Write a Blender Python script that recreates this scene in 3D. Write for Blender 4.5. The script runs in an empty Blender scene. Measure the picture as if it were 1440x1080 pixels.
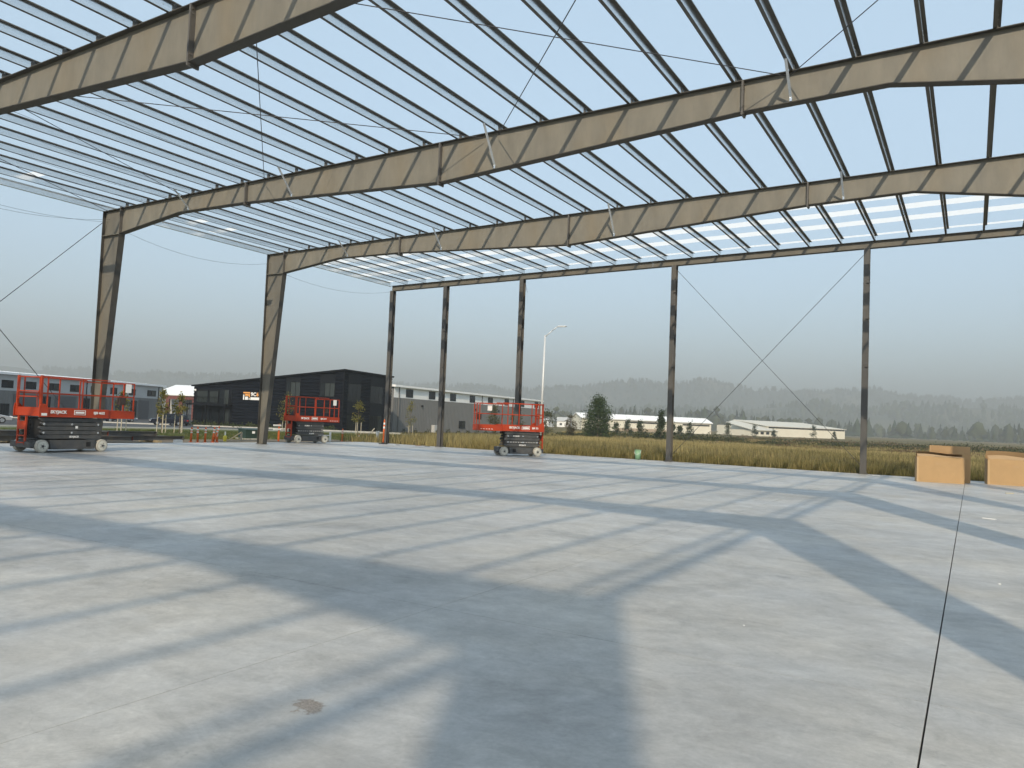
import bpy, bmesh, math, random
import numpy as np
from mathutils import Vector, Matrix
R = math.radians
random.seed(7); rng = np.random.default_rng(7)
sc = bpy.context.scene
col = sc.collection

# ------------------------------------------------------------------ camera
F_PX, YAW, PITCH, ROLL, EYE = 1094.9, -0.5351, 0.0470, 0.0406, 1.607
fw = Vector((math.sin(YAW)*math.cos(PITCH), math.cos(YAW)*math.cos(PITCH), math.sin(PITCH)))
rt = fw.cross(Vector((0, 0, 1))).normalized(); up = rt.cross(fw)
rt, up = math.cos(ROLL)*rt + math.sin(ROLL)*up, -math.sin(ROLL)*rt + math.cos(ROLL)*up
cd = bpy.data.cameras.new('camera'); cam = bpy.data.objects.new('camera', cd); col.objects.link(cam)
m = Matrix((rt, up, -fw)).transposed().to_4x4(); m.translation = (0, 0, EYE); cam.matrix_world = m
cd.sensor_width = 36; cd.lens = F_PX/1440*36; cd.clip_start = 0.05; cd.clip_end = 20000
sc.camera = cam
# ------------------------------------------------------------------ light
TO_SUN = Vector((0.625, -1.39, 1.0)).normalized()
SUN_EL = math.asin(TO_SUN.z); SUN_AZ = math.atan2(TO_SUN.x, TO_SUN.y)
w = bpy.data.worlds.new('World'); sc.world = w; w.use_nodes = True
nt = w.node_tree; bg = nt.nodes['Background']
sky = nt.nodes.new('ShaderNodeTexSky'); sky.sky_type = 'NISHITA'; sky.sun_disc = False
sky.sun_elevation = SUN_EL; sky.sun_rotation = SUN_AZ
sky.air_density = 1.0; sky.dust_density = 1.5; sky.ozone_density = 1.0
smoke = nt.nodes.new('ShaderNodeMix'); smoke.data_type = 'RGBA'; smoke.inputs['Factor'].default_value = 0.66   # even smoke veil over the whole sky
smoke.inputs['B'].default_value = (3.02, 3.98, 4.70, 1)
nt.links.new(sky.outputs[0], smoke.inputs['A']); nt.links.new(smoke.outputs['Result'], bg.inputs[0]); bg.inputs[1].default_value = 0.15
sd = bpy.data.lights.new('sun', 'SUN'); sd.energy = 2.8; sd.angle = R(0.75); sd.color = (1.0, 0.855, 0.655)
so = bpy.data.objects.new('sun', sd); col.objects.link(so)
so.rotation_euler = TO_SUN.to_track_quat('Z', 'Y').to_euler(); so.location = TO_SUN*100
sc.view_settings.view_transform = 'Standard'; sc.view_settings.look = 'None'
sc.view_settings.exposure = 0.64; sc.view_settings.gamma = 1; sc.view_settings.use_curve_mapping = False
sc.cycles.use_denoising = True; sc.cycles.denoising_prefilter = 'ACCURATE'
sc.cycles.max_bounces = 6; sc.cycles.volume_bounces = 1
sc.cycles.use_adaptive_sampling = True; sc.cycles.adaptive_threshold = 0.02

# ------------------------------------------------------------------ materials
MATS = {}
def mat(name, c, rough=0.7, metal=0.0, c2=None, scale=3.0, stretch=(1, 1, 1), bump=0.0, bscale=40.0, c3=None, scale3=0.6, amount3=0.5, spec=0.4, trans=None, coords='Object'):
    """principled material; c/c2 mixed by fine noise, c3 blotches on top"""
    if name in MATS: return MATS[name]
    M = bpy.data.materials.new(name); M.use_nodes = True; t = M.node_tree; N = t.nodes; Lk = t.links.new
    b = N['Principled BSDF']; b.inputs['Roughness'].default_value = rough; b.inputs['Metallic'].default_value = metal
    b.inputs['Specular IOR Level'].default_value = spec
    b.inputs['Base Color'].default_value = (*c, 1)
    tc = N.new('ShaderNodeTexCoord'); mp = N.new('ShaderNodeMapping'); Lk(tc.outputs[coords], mp.inputs[0]); mp.inputs['Scale'].default_value = stretch
    out = None
    if c2:
        n = N.new('ShaderNodeTexNoise'); n.inputs['Scale'].default_value = scale; n.inputs['Detail'].default_value = 6; n.inputs['Roughness'].default_value = 0.65
        Lk(mp.outputs[0], n.inputs['Vector'])
        r = N.new('ShaderNodeValToRGB'); r.color_ramp.elements[0].position = 0.32; r.color_ramp.elements[1].position = 0.68
        r.color_ramp.elements[0].color = (*c, 1); r.color_ramp.elements[1].color = (*c2, 1)
        Lk(n.outputs[0], r.inputs[0]); out = r.outputs[0]
    if c3:
        n3 = N.new('ShaderNodeTexNoise'); n3.inputs['Scale'].default_value = scale3; n3.inputs['Detail'].default_value = 5
        Lk(mp.outputs[0], n3.inputs['Vector'])
        r3 = N.new('ShaderNodeValToRGB'); r3.color_ramp.elements[0].position = 0.5; r3.color_ramp.elements[1].position = 0.7
        r3.color_ramp.elements[0].color = (0, 0, 0, 1); r3.color_ramp.elements[1].color = (amount3,)*3 + (1,)
        Lk(n3.outputs[0], r3.inputs[0])
        mx = N.new('ShaderNodeMix'); mx.data_type = 'RGBA'
        Lk(r3.outputs[0], mx.inputs['Factor'])
        if out: Lk(out, mx.inputs['A'])
        else: mx.inputs['A'].default_value = (*c, 1)
        mx.inputs['B'].default_value = (*c3, 1); out = mx.outputs['Result']
    if out: Lk(out, b.inputs['Base Color'])
    if bump:
        nb = N.new('ShaderNodeTexNoise'); nb.inputs['Scale'].default_value = bscale; nb.inputs['Detail'].default_value = 5
        Lk(mp.outputs[0], nb.inputs['Vector'])
        bp = N.new('ShaderNodeBump'); bp.inputs['Strength'].default_value = bump; bp.inputs['Distance'].default_value = 0.02
        Lk(nb.outputs[0], bp.inputs['Height']); Lk(bp.outputs[0], b.inputs['Normal'])
    if trans:
        tr = N.new('ShaderNodeBsdfTranslucent'); tr.inputs[0].default_value = (*c, 1)
        if out: Lk(out, tr.inputs[0])
        ms = N.new('ShaderNodeMixShader'); ms.inputs[0].default_value = trans
        Lk(b.outputs[0], ms.inputs[1]); Lk(tr.outputs[0], ms.inputs[2]); Lk(ms.outputs[0], N['Material Output'].inputs[0])
    MATS[name] = M
    return M

def attr_mat(name, rough, trans):
    """colour from each blade or leaf's own stored colour"""
    M = bpy.data.materials.new(name); M.use_nodes = True; t = M.node_tree; N = t.nodes; Lk = t.links.new
    b = N['Principled BSDF']; b.inputs['Roughness'].default_value = rough; b.inputs['Specular IOR Level'].default_value = 0.2
    a = N.new('ShaderNodeAttribute'); a.attribute_name = 'tint'; Lk(a.outputs['Color'], b.inputs['Base Color'])
    tr = N.new('ShaderNodeBsdfTranslucent'); Lk(a.outputs['Color'], tr.inputs[0])
    ms = N.new('ShaderNodeMixShader'); ms.inputs[0].default_value = trans
    Lk(b.outputs[0], ms.inputs[1]); Lk(tr.outputs[0], ms.inputs[2]); Lk(ms.outputs[0], N['Material Output'].inputs[0])
    return M
M_leaf = attr_mat('leaf', 0.6, 0.25)
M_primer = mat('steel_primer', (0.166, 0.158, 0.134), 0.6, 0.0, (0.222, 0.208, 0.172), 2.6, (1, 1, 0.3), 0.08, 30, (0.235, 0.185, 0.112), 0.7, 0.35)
M_flange = mat('shaded_flange_primer', (0.055, 0.052, 0.046), 0.6, 0.0, (0.074, 0.070, 0.061), 2.6, (1, 1, 1), 0.08, 30)  # same primer as the webs, darkened: underside shade painted into the flange colour
M_column = mat('steel_column_primer', (0.128, 0.121, 0.103), 0.6, 0.0, (0.165, 0.153, 0.126), 2.2, (1, 1, 0.3), 0.08, 30, (0.19, 0.15, 0.095), 0.7, 0.35)
M_primer_dark = mat('steel_primer_column', (0.105, 0.102, 0.098), 0.5, 0.0, (0.135, 0.128, 0.117), 2.0, (1, 1, 0.3), 0.05, 30, (0.24, 0.19, 0.12), 1.2, 0.35)
M_endcol = mat('dark_grey_primer', (0.070, 0.070, 0.070), 0.5, 0.0, (0.092, 0.090, 0.085), 2.0, (1, 1, 0.3), 0.05, 30, (0.16, 0.13, 0.09), 1.2, 0.35)
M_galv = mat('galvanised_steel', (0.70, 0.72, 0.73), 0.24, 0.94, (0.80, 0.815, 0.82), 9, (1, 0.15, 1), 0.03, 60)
M_galv_shaded = mat('shaded_galvanised_flange', (0.088, 0.087, 0.080), 0.5, 0.0, (0.125, 0.122, 0.112), 9, (1, 0.15, 1), 0.03, 60)  # purlin flanges: same metal as the web, shade of the undersides put into colour
M_rod = mat('steel_rod', (0.06, 0.06, 0.065), 0.5, 0.3)
M_strap = mat('white_vinyl', (0.90, 0.90, 0.89), 0.6, 0, trans=0.85)
M_red = mat('lift_red', (0.35, 0.034, 0.006), 0.5, 0, (0.41, 0.045, 0.009), 4, c3=(0.25, 0.04, 0.025), scale3=3, amount3=0.35)
M_lgrey = mat('lift_grey', (0.058, 0.061, 0.064), 0.5, 0, (0.082, 0.083, 0.082), 5, c3=(0.11, 0.10, 0.085), scale3=2.5, amount3=0.4)
M_black = mat('black_rubber', (0.015, 0.015, 0.016), 0.7)
M_tyre = mat('pale_tyre', (0.50, 0.48, 0.42), 0.8, 0, (0.38, 0.36, 0.31), 12)
M_rim = mat('white_rim', (0.68, 0.66, 0.58), 0.5, 0, (0.56, 0.54, 0.46), 9)
M_white = mat('white_paint', (0.80, 0.80, 0.78), 0.55)
M_orange = mat('safety_orange', (0.75, 0.16, 0.03), 0.5, 0, (0.65, 0.13, 0.03), 7)
M_card = mat('cardboard', (0.40, 0.262, 0.130), 0.85, 0, (0.45, 0.295, 0.147), 2.2, bump=0.1, bscale=60, c3=(0.43, 0.27, 0.13), scale3=2.5, amount3=0.5)
M_card_in = mat('cardboard_inside', (0.42, 0.28, 0.15), 0.9)
M_dark_wall = mat('charcoal_siding', (0.005, 0.007, 0.012), 0.6, 0.0, (0.008, 0.010, 0.016), 0.6, spec=0.06)
M_dark_panel = mat('charcoal_panel', (0.012, 0.014, 0.018), 0.6, spec=0.06)
M_dark_trim = mat('charcoal_trim', (0.006, 0.007, 0.010), 0.55, spec=0.12)
M_glass = mat('dark_glass', (0.007, 0.010, 0.013), 0.12, 0, spec=0.3)
M_glass_blind = mat('glass_with_blind', (0.026, 0.032, 0.031), 0.15, 0, spec=0.5)
M_grey_wall = mat('grey_siding', (0.155, 0.155, 0.150), 0.5, 0.0, (0.175, 0.173, 0.168), 0.5)
M_grey_light = mat('light_grey_siding', (0.46, 0.465, 0.455), 0.5, 0, (0.50, 0.505, 0.495), 0.5)
M_offwhite = mat('offwhite_siding', (0.88, 0.88, 0.86), 0.55, 0, (0.84, 0.84, 0.82), 0.4)
M_roof_white = mat('white_metal_roof', (0.90, 0.90, 0.88), 0.45, 0, (0.86, 0.86, 0.84), 0.3)
M_cream = mat('cream_siding', (0.78, 0.74, 0.62), 0.6, 0, (0.73, 0.69, 0.57), 0.2)
M_cream_roof = mat('cream_roof', (0.66, 0.62, 0.52), 0.6, 0, (0.60, 0.57, 0.48), 0.15)
M_brick = mat('tan_base_course', (0.40, 0.31, 0.22), 0.8)
M_redbrown = mat('red_brown_siding', (0.17, 0.055, 0.045), 0.7)
M_galvpost = mat('galvanised_pole', (0.62, 0.63, 0.62), 0.5, 0.2)
M_wood = mat('raw_timber', (0.50, 0.39, 0.22), 0.8, 0, (0.42, 0.31, 0.17), 8, (0.2, 1, 1))
M_bark = mat('bark', (0.10, 0.075, 0.05), 0.9, 0, (0.15, 0.11, 0.07), 8)
M_stake = mat('pale_stake', (0.45, 0.40, 0.31), 0.8)
M_asphalt = mat('asphalt', (0.045, 0.046, 0.048), 0.85, 0, (0.062, 0.062, 0.062), 6)
M_kerb = mat('kerb_concrete', (0.50, 0.49, 0.45), 0.8, 0, (0.42, 0.41, 0.38), 2)
M_green_bucket = mat('green_plastic', (0.30, 0.52, 0.32), 0.4, 0, trans=0.3)
M_transformer = mat('transformer_green', (0.022, 0.045, 0.035), 0.5)
M_yellow = mat('yellow_paint', (0.72, 0.60, 0.06), 0.5)
M_car_dark = mat('car_dark_paint', (0.010, 0.012, 0.025), 0.22, 0.3, spec=0.6)
M_car_silver = mat('car_silver_paint', (0.50, 0.51, 0.52), 0.28, 0.6)
M_car_blue = mat('car_steel_blue', (0.17, 0.22, 0.29), 0.25, 0.5)
M_lamp = mat('head_lamp', (0.8, 0.82, 0.85), 0.1)
M_tail = mat('tail_lamp', (0.4, 0.02, 0.02), 0.2)
M_hill = mat('forest_hill', (0.024, 0.036, 0.020), 0.95, 0, (0.042, 0.055, 0.030), 0.012, c3=(0.20, 0.17, 0.09), scale3=0.004, amount3=0.7, coords='Object')
M_forest = attr_mat('forest_leaf', 0.9, 0.05)

def concrete():
    M = bpy.data.materials.new('trowelled_concrete'); M.use_nodes = True; t = M.node_tree; N = t.nodes; Lk = t.links.new
    b = N['Principled BSDF']
    tc = N.new('ShaderNodeTexCoord'); geo = N.new('ShaderNodeNewGeometry')
    def noise(scale, detail, rough, stretch=(1, 1, 1), dist=0.0, rot=0):
        mp = N.new('ShaderNodeMapping'); mp.inputs['Scale'].default_value = stretch; mp.inputs['Rotation'].default_value = (0, 0, rot)
        Lk(geo.outputs['Position'], mp.inputs[0])
        n = N.new('ShaderNodeTexNoise'); n.inputs['Scale'].default_value = scale; n.inputs['Detail'].default_value = detail
        n.inputs['Roughness'].default_value = rough; n.inputs['Distortion'].default_value = dist
        Lk(mp.outputs[0], n.inputs['Vector']); return n.outputs[0]
    def ramp(v, p0, p1, a, bb):
        r = N.new('ShaderNodeMapRange'); r.inputs['From Min'].default_value = p0; r.inputs['From Max'].default_value = p1
        r.inputs['To Min'].default_value = a; r.inputs['To Max'].default_value = bb; Lk(v, r.inputs['Value']); return r.outputs[0]
    def mathn(op, a, bb):
        k = N.new('ShaderNodeMath'); k.operation = op
        for i, v in enumerate((a, bb)):
            if isinstance(v, (int, float)): k.inputs[i].default_value = v
            else: Lk(v, k.inputs[i])
        return k.outputs[0]
    big = ramp(noise(0.22, 4, 0.55), 0.35, 0.68, 0.84, 1.12)
    mid = ramp(noise(0.75, 7, 0.68, (0.9, 1.1, 1), 0.5, 0.5), 0.36, 0.66, 0.86, 1.10)
    swirl = ramp(noise(2.2, 7, 0.7, (0.8, 1.2, 1), 1.4, -0.35), 0.38, 0.64, 0.93, 1.06)
    fine = ramp(noise(30, 8, 0.8), 0.34, 0.66, 0.90, 1.08)
    stain = ramp(noise(0.5, 7, 0.72, (0.9, 1.1, 1), 0.6, 1.1), 0.52, 0.72, 1.0, 0.70)
    dots = ramp(noise(7.0, 3, 0.6), 0.69, 0.76, 1.0, 0.80)
    v = big
    ln = mathn('ABSOLUTE', mathn('SUBTRACT', noise(0.8, 3, 0.6, (1, 1, 1), 2.2), 0.5), 0)
    scuff = mathn('SUBTRACT', 1.0, mathn('MULTIPLY', ramp(ln, 0.0, 0.010, 0.16, 0.0), ramp(noise(0.35, 3, 0.5), 0.5, 0.62, 0, 1)))
    mott = ramp(noise(5.5, 8, 0.78, (1, 1, 1), 0.5), 0.37, 0.63, 0.90, 1.075)
    trow = ramp(noise(3.2, 7, 0.75, (0.35, 1.3, 1), 0.9, 0.15), 0.36, 0.64, 0.955, 1.035)
    smudge = ramp(noise(0.95, 8, 0.74, (0.75, 1.3, 1), 0.7, -0.2), 0.57, 0.72, 1.0, 0.74)
    specks = ramp(noise(24, 3, 0.6), 0.71, 0.76, 1.0, 0.72)
    for k in (mid, swirl, fine, stain, dots, scuff, mott, trow, smudge, specks): v = mathn('MULTIPLY', v, k)
    v = mathn('MULTIPLY', v, 0.435)
    warm = ramp(noise(0.4, 4, 0.6), 0.4, 0.65, 0.0, 1.0)
    ca = N.new('ShaderNodeMix'); ca.data_type = 'RGBA'; Lk(warm, ca.inputs['Factor'])
    ca.inputs['A'].default_value = (1.01, 1.0, 0.965, 1); ca.inputs['B'].default_value = (1.06, 1.01, 0.91, 1)
    mu = N.new('ShaderNodeVectorMath'); mu.operation = 'SCALE'; Lk(ca.outputs['Result'], mu.inputs[0]); Lk(v, mu.inputs['Scale'])
    # one spalled patch of exposed aggregate
    ds = N.new('ShaderNodeVectorMath'); ds.operation = 'DISTANCE'; Lk(geo.outputs['Position'], ds.inputs[0]); ds.inputs[1].default_value = (-3.13, 3.2, 0)
    rough_d = mathn('ADD', ds.outputs['Value'], ramp(noise(9, 5, 0.7), 0.25, 0.75, -0.10, 0.10))
    hole = ramp(rough_d, 0.075, 0.105, 1.0, 0.0); halo = ramp(rough_d, 0.10, 0.26, 0.35, 0.0)
    agg = N.new('ShaderNodeMix'); agg.data_type = 'RGBA'; Lk(ramp(noise(85, 4, 0.8), 0.35, 0.65, 0, 1), agg.inputs['Factor'])
    agg.inputs['A'].default_value = (0.13, 0.105, 0.085, 1); agg.inputs['B'].default_value = (0.42, 0.36, 0.30, 1)
    m1 = N.new('ShaderNodeMix'); m1.data_type = 'RGBA'; Lk(halo, m1.inputs['Factor']); Lk(mu.outputs[0], m1.inputs['A']); m1.inputs['B'].default_value = (0.47, 0.44, 0.39, 1)
    m2 = N.new('ShaderNodeMix'); m2.data_type = 'RGBA'; Lk(hole, m2.inputs['Factor']); Lk(m1.outputs['Result'], m2.inputs['A']); Lk(agg.outputs['Result'], m2.inputs['B'])
    Lk(m2.outputs['Result'], b.inputs['Base Color'])
    Lk(ramp(noise(1.3, 5, 0.7), 0.3, 0.7, 0.34, 0.60), b.inputs['Roughness'])
    b.inputs['Specular IOR Level'].default_value = 0.5
    bp = N.new('ShaderNodeBump'); bp.inputs['Strength'].default_value = 0.12; bp.inputs['Distance'].default_value = 0.008
    Lk(noise(55, 6, 0.7), bp.inputs['Height']); Lk(bp.outputs[0], b.inputs['Normal'])
    return M
M_concrete = concrete()
M_joint = mat('joint_fill', (0.11, 0.108, 0.10), 0.9)

def ground_mat():
    M = bpy.data.materials.new('dry_field_soil'); M.use_nodes = True; t = M.node_tree; N = t.nodes; Lk = t.links.new
    b = N['Principled BSDF']; b.inputs['Roughness'].default_value = 0.95; b.inputs['Specular IOR Level'].default_value = 0.1
    geo = N.new('ShaderNodeNewGeometry')
    def noise(scale, detail, st=(1, 1, 1)):
        mp = N.new('ShaderNodeMapping'); mp.inputs['Scale'].default_value = st; Lk(geo.outputs['Position'], mp.inputs[0])
        n = N.new('ShaderNodeTexNoise'); n.inputs['Scale'].default_value = scale; n.inputs['Detail'].default_value = detail; Lk(mp.outputs[0], n.inputs['Vector']); return n
    a = noise(0.02, 6); r = N.new('ShaderNodeValToRGB'); e = r.color_ramp.elements
    e[0].position = 0.36; e[0].color = (0.075, 0.068, 0.024, 1); e[1].position = 0.66; e[1].color = (0.21, 0.155, 0.070, 1)
    k = e.new(0.5); k.color = (0.135, 0.110, 0.043, 1)
    Lk(a.outputs[0], r.inputs[0])
    f = noise(1.2, 6); mr = N.new('ShaderNodeMapRange'); mr.inputs['From Min'].default_value = 0.3; mr.inputs['From Max'].default_value = 0.7
    mr.inputs['To Min'].default_value = 0.65; mr.inputs['To Max'].default_value = 1.25; Lk(f.outputs[0], mr.inputs['Value'])
    s = N.new('ShaderNodeVectorMath'); s.operation = 'SCALE'; Lk(r.outputs[0], s.inputs[0]); Lk(mr.outputs[0], s.inputs['Scale'])
    Lk(s.outputs[0], b.inputs['Base Color'])
    return M
M_ground = ground_mat()
M_lawn = mat('lawn_turf', (0.060, 0.082, 0.018), 0.95, 0, (0.098, 0.105, 0.030), 0.35, c3=(0.16, 0.135, 0.06), scale3=0.09, amount3=0.6, bump=0.4, bscale=3)
M_dirt = mat('bare_dirt', (0.15, 0.115, 0.075), 0.95, 0, (0.22, 0.17, 0.11), 2.5, bump=0.5, bscale=8)

# ------------------------------------------------------------------ mesh helpers
class MB:
    def __init__(s): s.v = []; s.f = []; s.mi = []
    def poly(s, pts, mi=0):
        n = len(s.v); s.v += [tuple(p) for p in pts]; s.f.append(tuple(range(n, n+len(pts)))); s.mi.append(mi); return s
    def hexa(s, p, mi=0):
        """8 points: bottom 4 counter-clockwise, then top 4"""
        n = len(s.v); s.v += [tuple(q) for q in p]
        for f in ((3, 2, 1, 0), (4, 5, 6, 7), (0, 1, 5, 4), (1, 2, 6, 5), (2, 3, 7, 6), (3, 0, 4, 7)):
            s.f.append(tuple(n+i for i in f)); s.mi.append(mi)
        return s
    def box(s, x0, x1, y0, y1, z0, z1, mi=0):
        return s.hexa([(x0, y0, z0), (x1, y0, z0), (x1, y1, z0), (x0, y1, z0), (x0, y0, z1), (x1, y0, z1), (x1, y1, z1), (x0, y1, z1)], mi)
    def prism(s, pts, axis, a, b, mi=0):
        """polygon pts (p,q) extruded along an axis from a to b"""
        def P(p, q, t): return {'x': (t, p, q), 'y': (p, t, q), 'z': (p, q, t)}[axis]
        n = len(s.v); k = len(pts)
        s.v += [P(p, q, a) for p, q in pts] + [P(p, q, b) for p, q in pts]
        s.f.append(tuple(range(n+k-1, n-1, -1))); s.f.append(tuple(range(n+k, n+2*k))); s.mi += [mi, mi]
        for i in range(k):
            j = (i+1) % k; s.f.append((n+i, n+j, n+k+j, n+k+i)); s.mi.append(mi)
        return s
    def tube(s, p, q, r0, r1=None, n=8, mi=0, cap=True):
        p, q = Vector(p), Vector(q); r1 = r0 if r1 is None else r1; d = (q-p).normalized()
        a = d.orthogonal().normalized(); b = d.cross(a); k = len(s.v)
        for c, r in ((p, r0), (q, r1)):
            for i in range(n):
                t = 2*math.pi*i/n; s.v.append(tuple(c + a*math.cos(t)*r + b*math.sin(t)*r))
        for i in range(n):
            j = (i+1) % n; s.f.append((k+i, k+j, k+n+j, k+n+i)); s.mi.append(mi)
        if cap: s.f.append(tuple(range(k+n-1, k-1, -1))); s.f.append(tuple(range(k+n, k+2*n))); s.mi += [mi, mi]
        return s
    def path(s, pts, r, n=6, mi=0):
        for a, b in zip(pts[:-1], pts[1:]): s.tube(a, b, r, r, n, mi)
        return s
    def bar(s, p, q, wd, th):
        """rectangular bar between two points"""
        p, q = Vector(p), Vector(q); d = (q-p).normalized(); a = d.cross(Vector((0, 0, 1)))
        a = Vector((1, 0, 0)) if a.length < 1e-4 else a.normalized(); b = d.cross(a)
        a = a*wd/2; b = b*th/2
        return s.hexa([p-a-b, p+a-b, p+a+b, p-a+b, q-a-b, q+a-b, q+a+b, q-a+b])
    def mesh(s, name, mats):
        me = bpy.data.meshes.new(name); me.from_pydata(s.v, [], s.f); me.update()
        for mt in (mats if isinstance(mats, (list, tuple)) else [mats]): me.materials.append(mt)
        if any(s.mi): me.polygons.foreach_set('material_index', s.mi)
        bm = bmesh.new(); bm.from_mesh(me); bmesh.ops.recalc_face_normals(bm, faces=bm.faces); bm.to_mesh(me); bm.free()
        return me
    def build(s, name, mats, parent=None, smooth=False):
        o = link(name, s.mesh(name, mats), parent)
        if smooth: o.data.shade_smooth()
        return o
def link(name, me, parent=None, loc=None, rz=None):
    o = bpy.data.objects.new(name, me); col.objects.link(o)
    if parent: o.parent = parent
    if loc: o.location = loc
    if rz is not None: o.rotation_euler[2] = rz
    return o
def tag(o, label=None, cat=None, group=None, kind=None):
    if label: o['label'] = label
    if cat: o['category'] = cat
    if group: o['group'] = group
    if kind: o['kind'] = kind
    return o
def empty(name, loc=(0, 0, 0), rz=0, label=None, cat=None, group=None):
    o = bpy.data.objects.new(name, None); col.objects.link(o); o.location = loc; o.rotation_euler[2] = rz; o.empty_display_size = 0.3
    return tag(o, label, cat, group)
def box(name, mt, parent, *d): return MB().box(*d).build(name, mt, parent)
def bevel(o, wd, seg=2):
    b = o.modifiers.new('bevel', 'BEVEL'); b.width = wd; b.segments = seg; b.limit_method = 'ANGLE'; return o
def lettering(text, size, mt, parent, matrix, extrude=0.004, name='lettering', bold=0.0):
    cu = bpy.data.curves.new('lettering', 'FONT'); cu.body = text; cu.size = size; cu.extrude = extrude; cu.offset = bold
    cu.align_x = 'CENTER'; cu.align_y = 'CENTER'; cu.resolution_u = 3
    t = bpy.data.objects.new('lettering_curve', cu); col.objects.link(t)
    dg = bpy.context.evaluated_depsgraph_get(); me = bpy.data.meshes.new_from_object(t.evaluated_get(dg))
    bpy.data.objects.remove(t); bpy.data.curves.remove(cu)
    me.materials.clear(); me.materials.append(mt)
    o = link(name, me, parent); o.matrix_local = matrix; return o
def gz(x, y):
    dx = max(-31-x, 0, x-8); dy = max(y-35.3, 0, -16-y); d = math.hypot(dx, dy)
    return -0.12 - 0.0145*min(max(d-3, 0), 95)
def gzv(x, y):
    dx = np.maximum(np.maximum(-31-x, x-8), 0); dy = np.maximum(np.maximum(y-35.3, -16-y), 0)
    return -0.12 - 0.0145*np.clip(np.hypot(dx, dy)-3, 0, 95)
def tri_mesh(name, verts, tris, tints, mt):
    """numpy triangles with one colour for each corner"""
    me = bpy.data.meshes.new(name); nv, nf = len(verts), len(tris)
    me.vertices.add(nv); me.vertices.foreach_set('co', np.ascontiguousarray(verts, dtype=np.float32).ravel())
    me.loops.add(nf*3); me.loops.foreach_set('vertex_index', np.ascontiguousarray(tris, dtype=np.int32).ravel())
    me.polygons.add(nf); me.polygons.foreach_set('loop_start', np.arange(0, nf*3, 3, dtype=np.int32))
    try: me.polygons.foreach_set('loop_total', np.full(nf, 3, dtype=np.int32))
    except Exception: pass
    a = me.color_attributes.new('tint', 'FLOAT_COLOR', 'POINT')
    a.data.foreach_set('color', np.ascontiguousarray(np.c_[tints, np.ones(nv)], dtype=np.float32).ravel())
    me.update(calc_edges=True); me.validate(); me.materials.append(mt); return me

# ------------------------------------------------------------------ ground
def ground():
    rad = list(np.arange(0, 64, 4.0)) + list(np.geomspace(66, 7000, 48)); n = 144
    V = [(-12, 15, gz(-12, 15))]; Fc = []
    for r in rad[1:]:
        for i in range(n):
            a = 2*math.pi*i/n; x, y = -12+r*math.cos(a), 15+r*math.sin(a); y = max(y, -1100); V.append((x, y, gz(x, y)))
    for i in range(n): Fc.append((0, 1+i, 1+(i+1) % n))
    for k in range(len(rad)-2):
        for i in range(n):
            j = (i+1) % n; a = 1+k*n; b = a+n; Fc.append((a+i, b+i, b+j, a+j))
    me = bpy.data.meshes.new('ground'); me.from_pydata(V, [], Fc); me.materials.append(M_ground); me.shade_smooth()
    return tag(link('ground', me), 'dry grassy field stretching to the hills', kind='structure')
ground()
def sheet(name, a, b, c, d, n, dz, mt, label, kind='structure'):
    V, Fc = [], []
    for i in range(n+1):
        for j in range(n+1):
            u, v = i/n, j/n
            x = (a[0]*(1-u)+b[0]*u)*(1-v) + (d[0]*(1-u)+c[0]*u)*v; y = (a[1]*(1-u)+b[1]*u)*(1-v) + (d[1]*(1-u)+c[1]*u)*v
            V.append((x, y, gz(x, y)+dz))
    for i in range(n):
        for j in range(n): k = i*(n+1)+j; Fc.append((k, k+1, k+n+2, k+n+1))
    me = bpy.data.meshes.new(name); me.from_pydata(V, [], Fc); me.materials.append(mt)
    bm = bmesh.new(); bm.from_mesh(me); bmesh.ops.recalc_face_normals(bm, faces=bm.faces); bm.to_mesh(me); bm.free()
    return tag(link(name, me), label, kind=kind)
sheet('lawn', (-33.5, -30), (-63, -30), (-76, 86), (-33.5, 37), 24, 0.03, M_lawn, 'mown green lawn between the slab and the car park')
sheet('lawn', (-33.5, 37.3), (-75, 88), (-92, 180), (-52, 110), 24, 0.03, M_lawn, 'green lawn in front of the long grey building')
sheet('dirt_strip', (-31.0, -16), (-35.5, -16), (-36.0, 38.0), (-31.0, 36.2), 18, 0.055, M_dirt, 'bare dirt strip along the left slab edge')
sheet('car_park', (-63, -30), (-175, -30), (-175, 64.6), (-76, 86), 24, 0.07, M_asphalt, 'dark asphalt car park in front of the buildings')
sheet('car_park', (-150, 70.2), (-111, 78.7), (-116, 132), (-178, 132), 12, 0.075, M_asphalt, 'dark asphalt yard behind the charcoal building')

# concrete slab in saw-cut panels
slab = tag(empty('concrete_slab'), 'smooth grey concrete floor slab with saw-cut joints', kind='structure')
slab['kind'] = 'structure'
xs = [-30.9, -28.9, -24.75, -20.6, -16.45, -12.2, -8.05, -3.9, -0.21, 3.9, 7.6]
ys = [-15.6, -11.2, -7.05, -2.9, 1.27, 5.46, 9.57, 13.7, 17.86, 22.0, 26.15, 30.6, 35.35]
for i in range(len(xs)-1):
    for j in range(len(ys)-1):
        gl = 0.0055 if abs(xs[i]+0.21) < .01 else 0.0022
        gr = 0.0055 if abs(xs[i+1]+0.21) < .01 else 0.0022
        box('slab_panel', M_concrete, slab, xs[i]+gl, xs[i+1]-gr, ys[j]+.0022, ys[j+1]-.0022, -0.05, 0.0)
box('slab_base', M_joint, slab, -30.9, 7.6, -15.6, 35.35, -0.5, -0.05)


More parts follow.
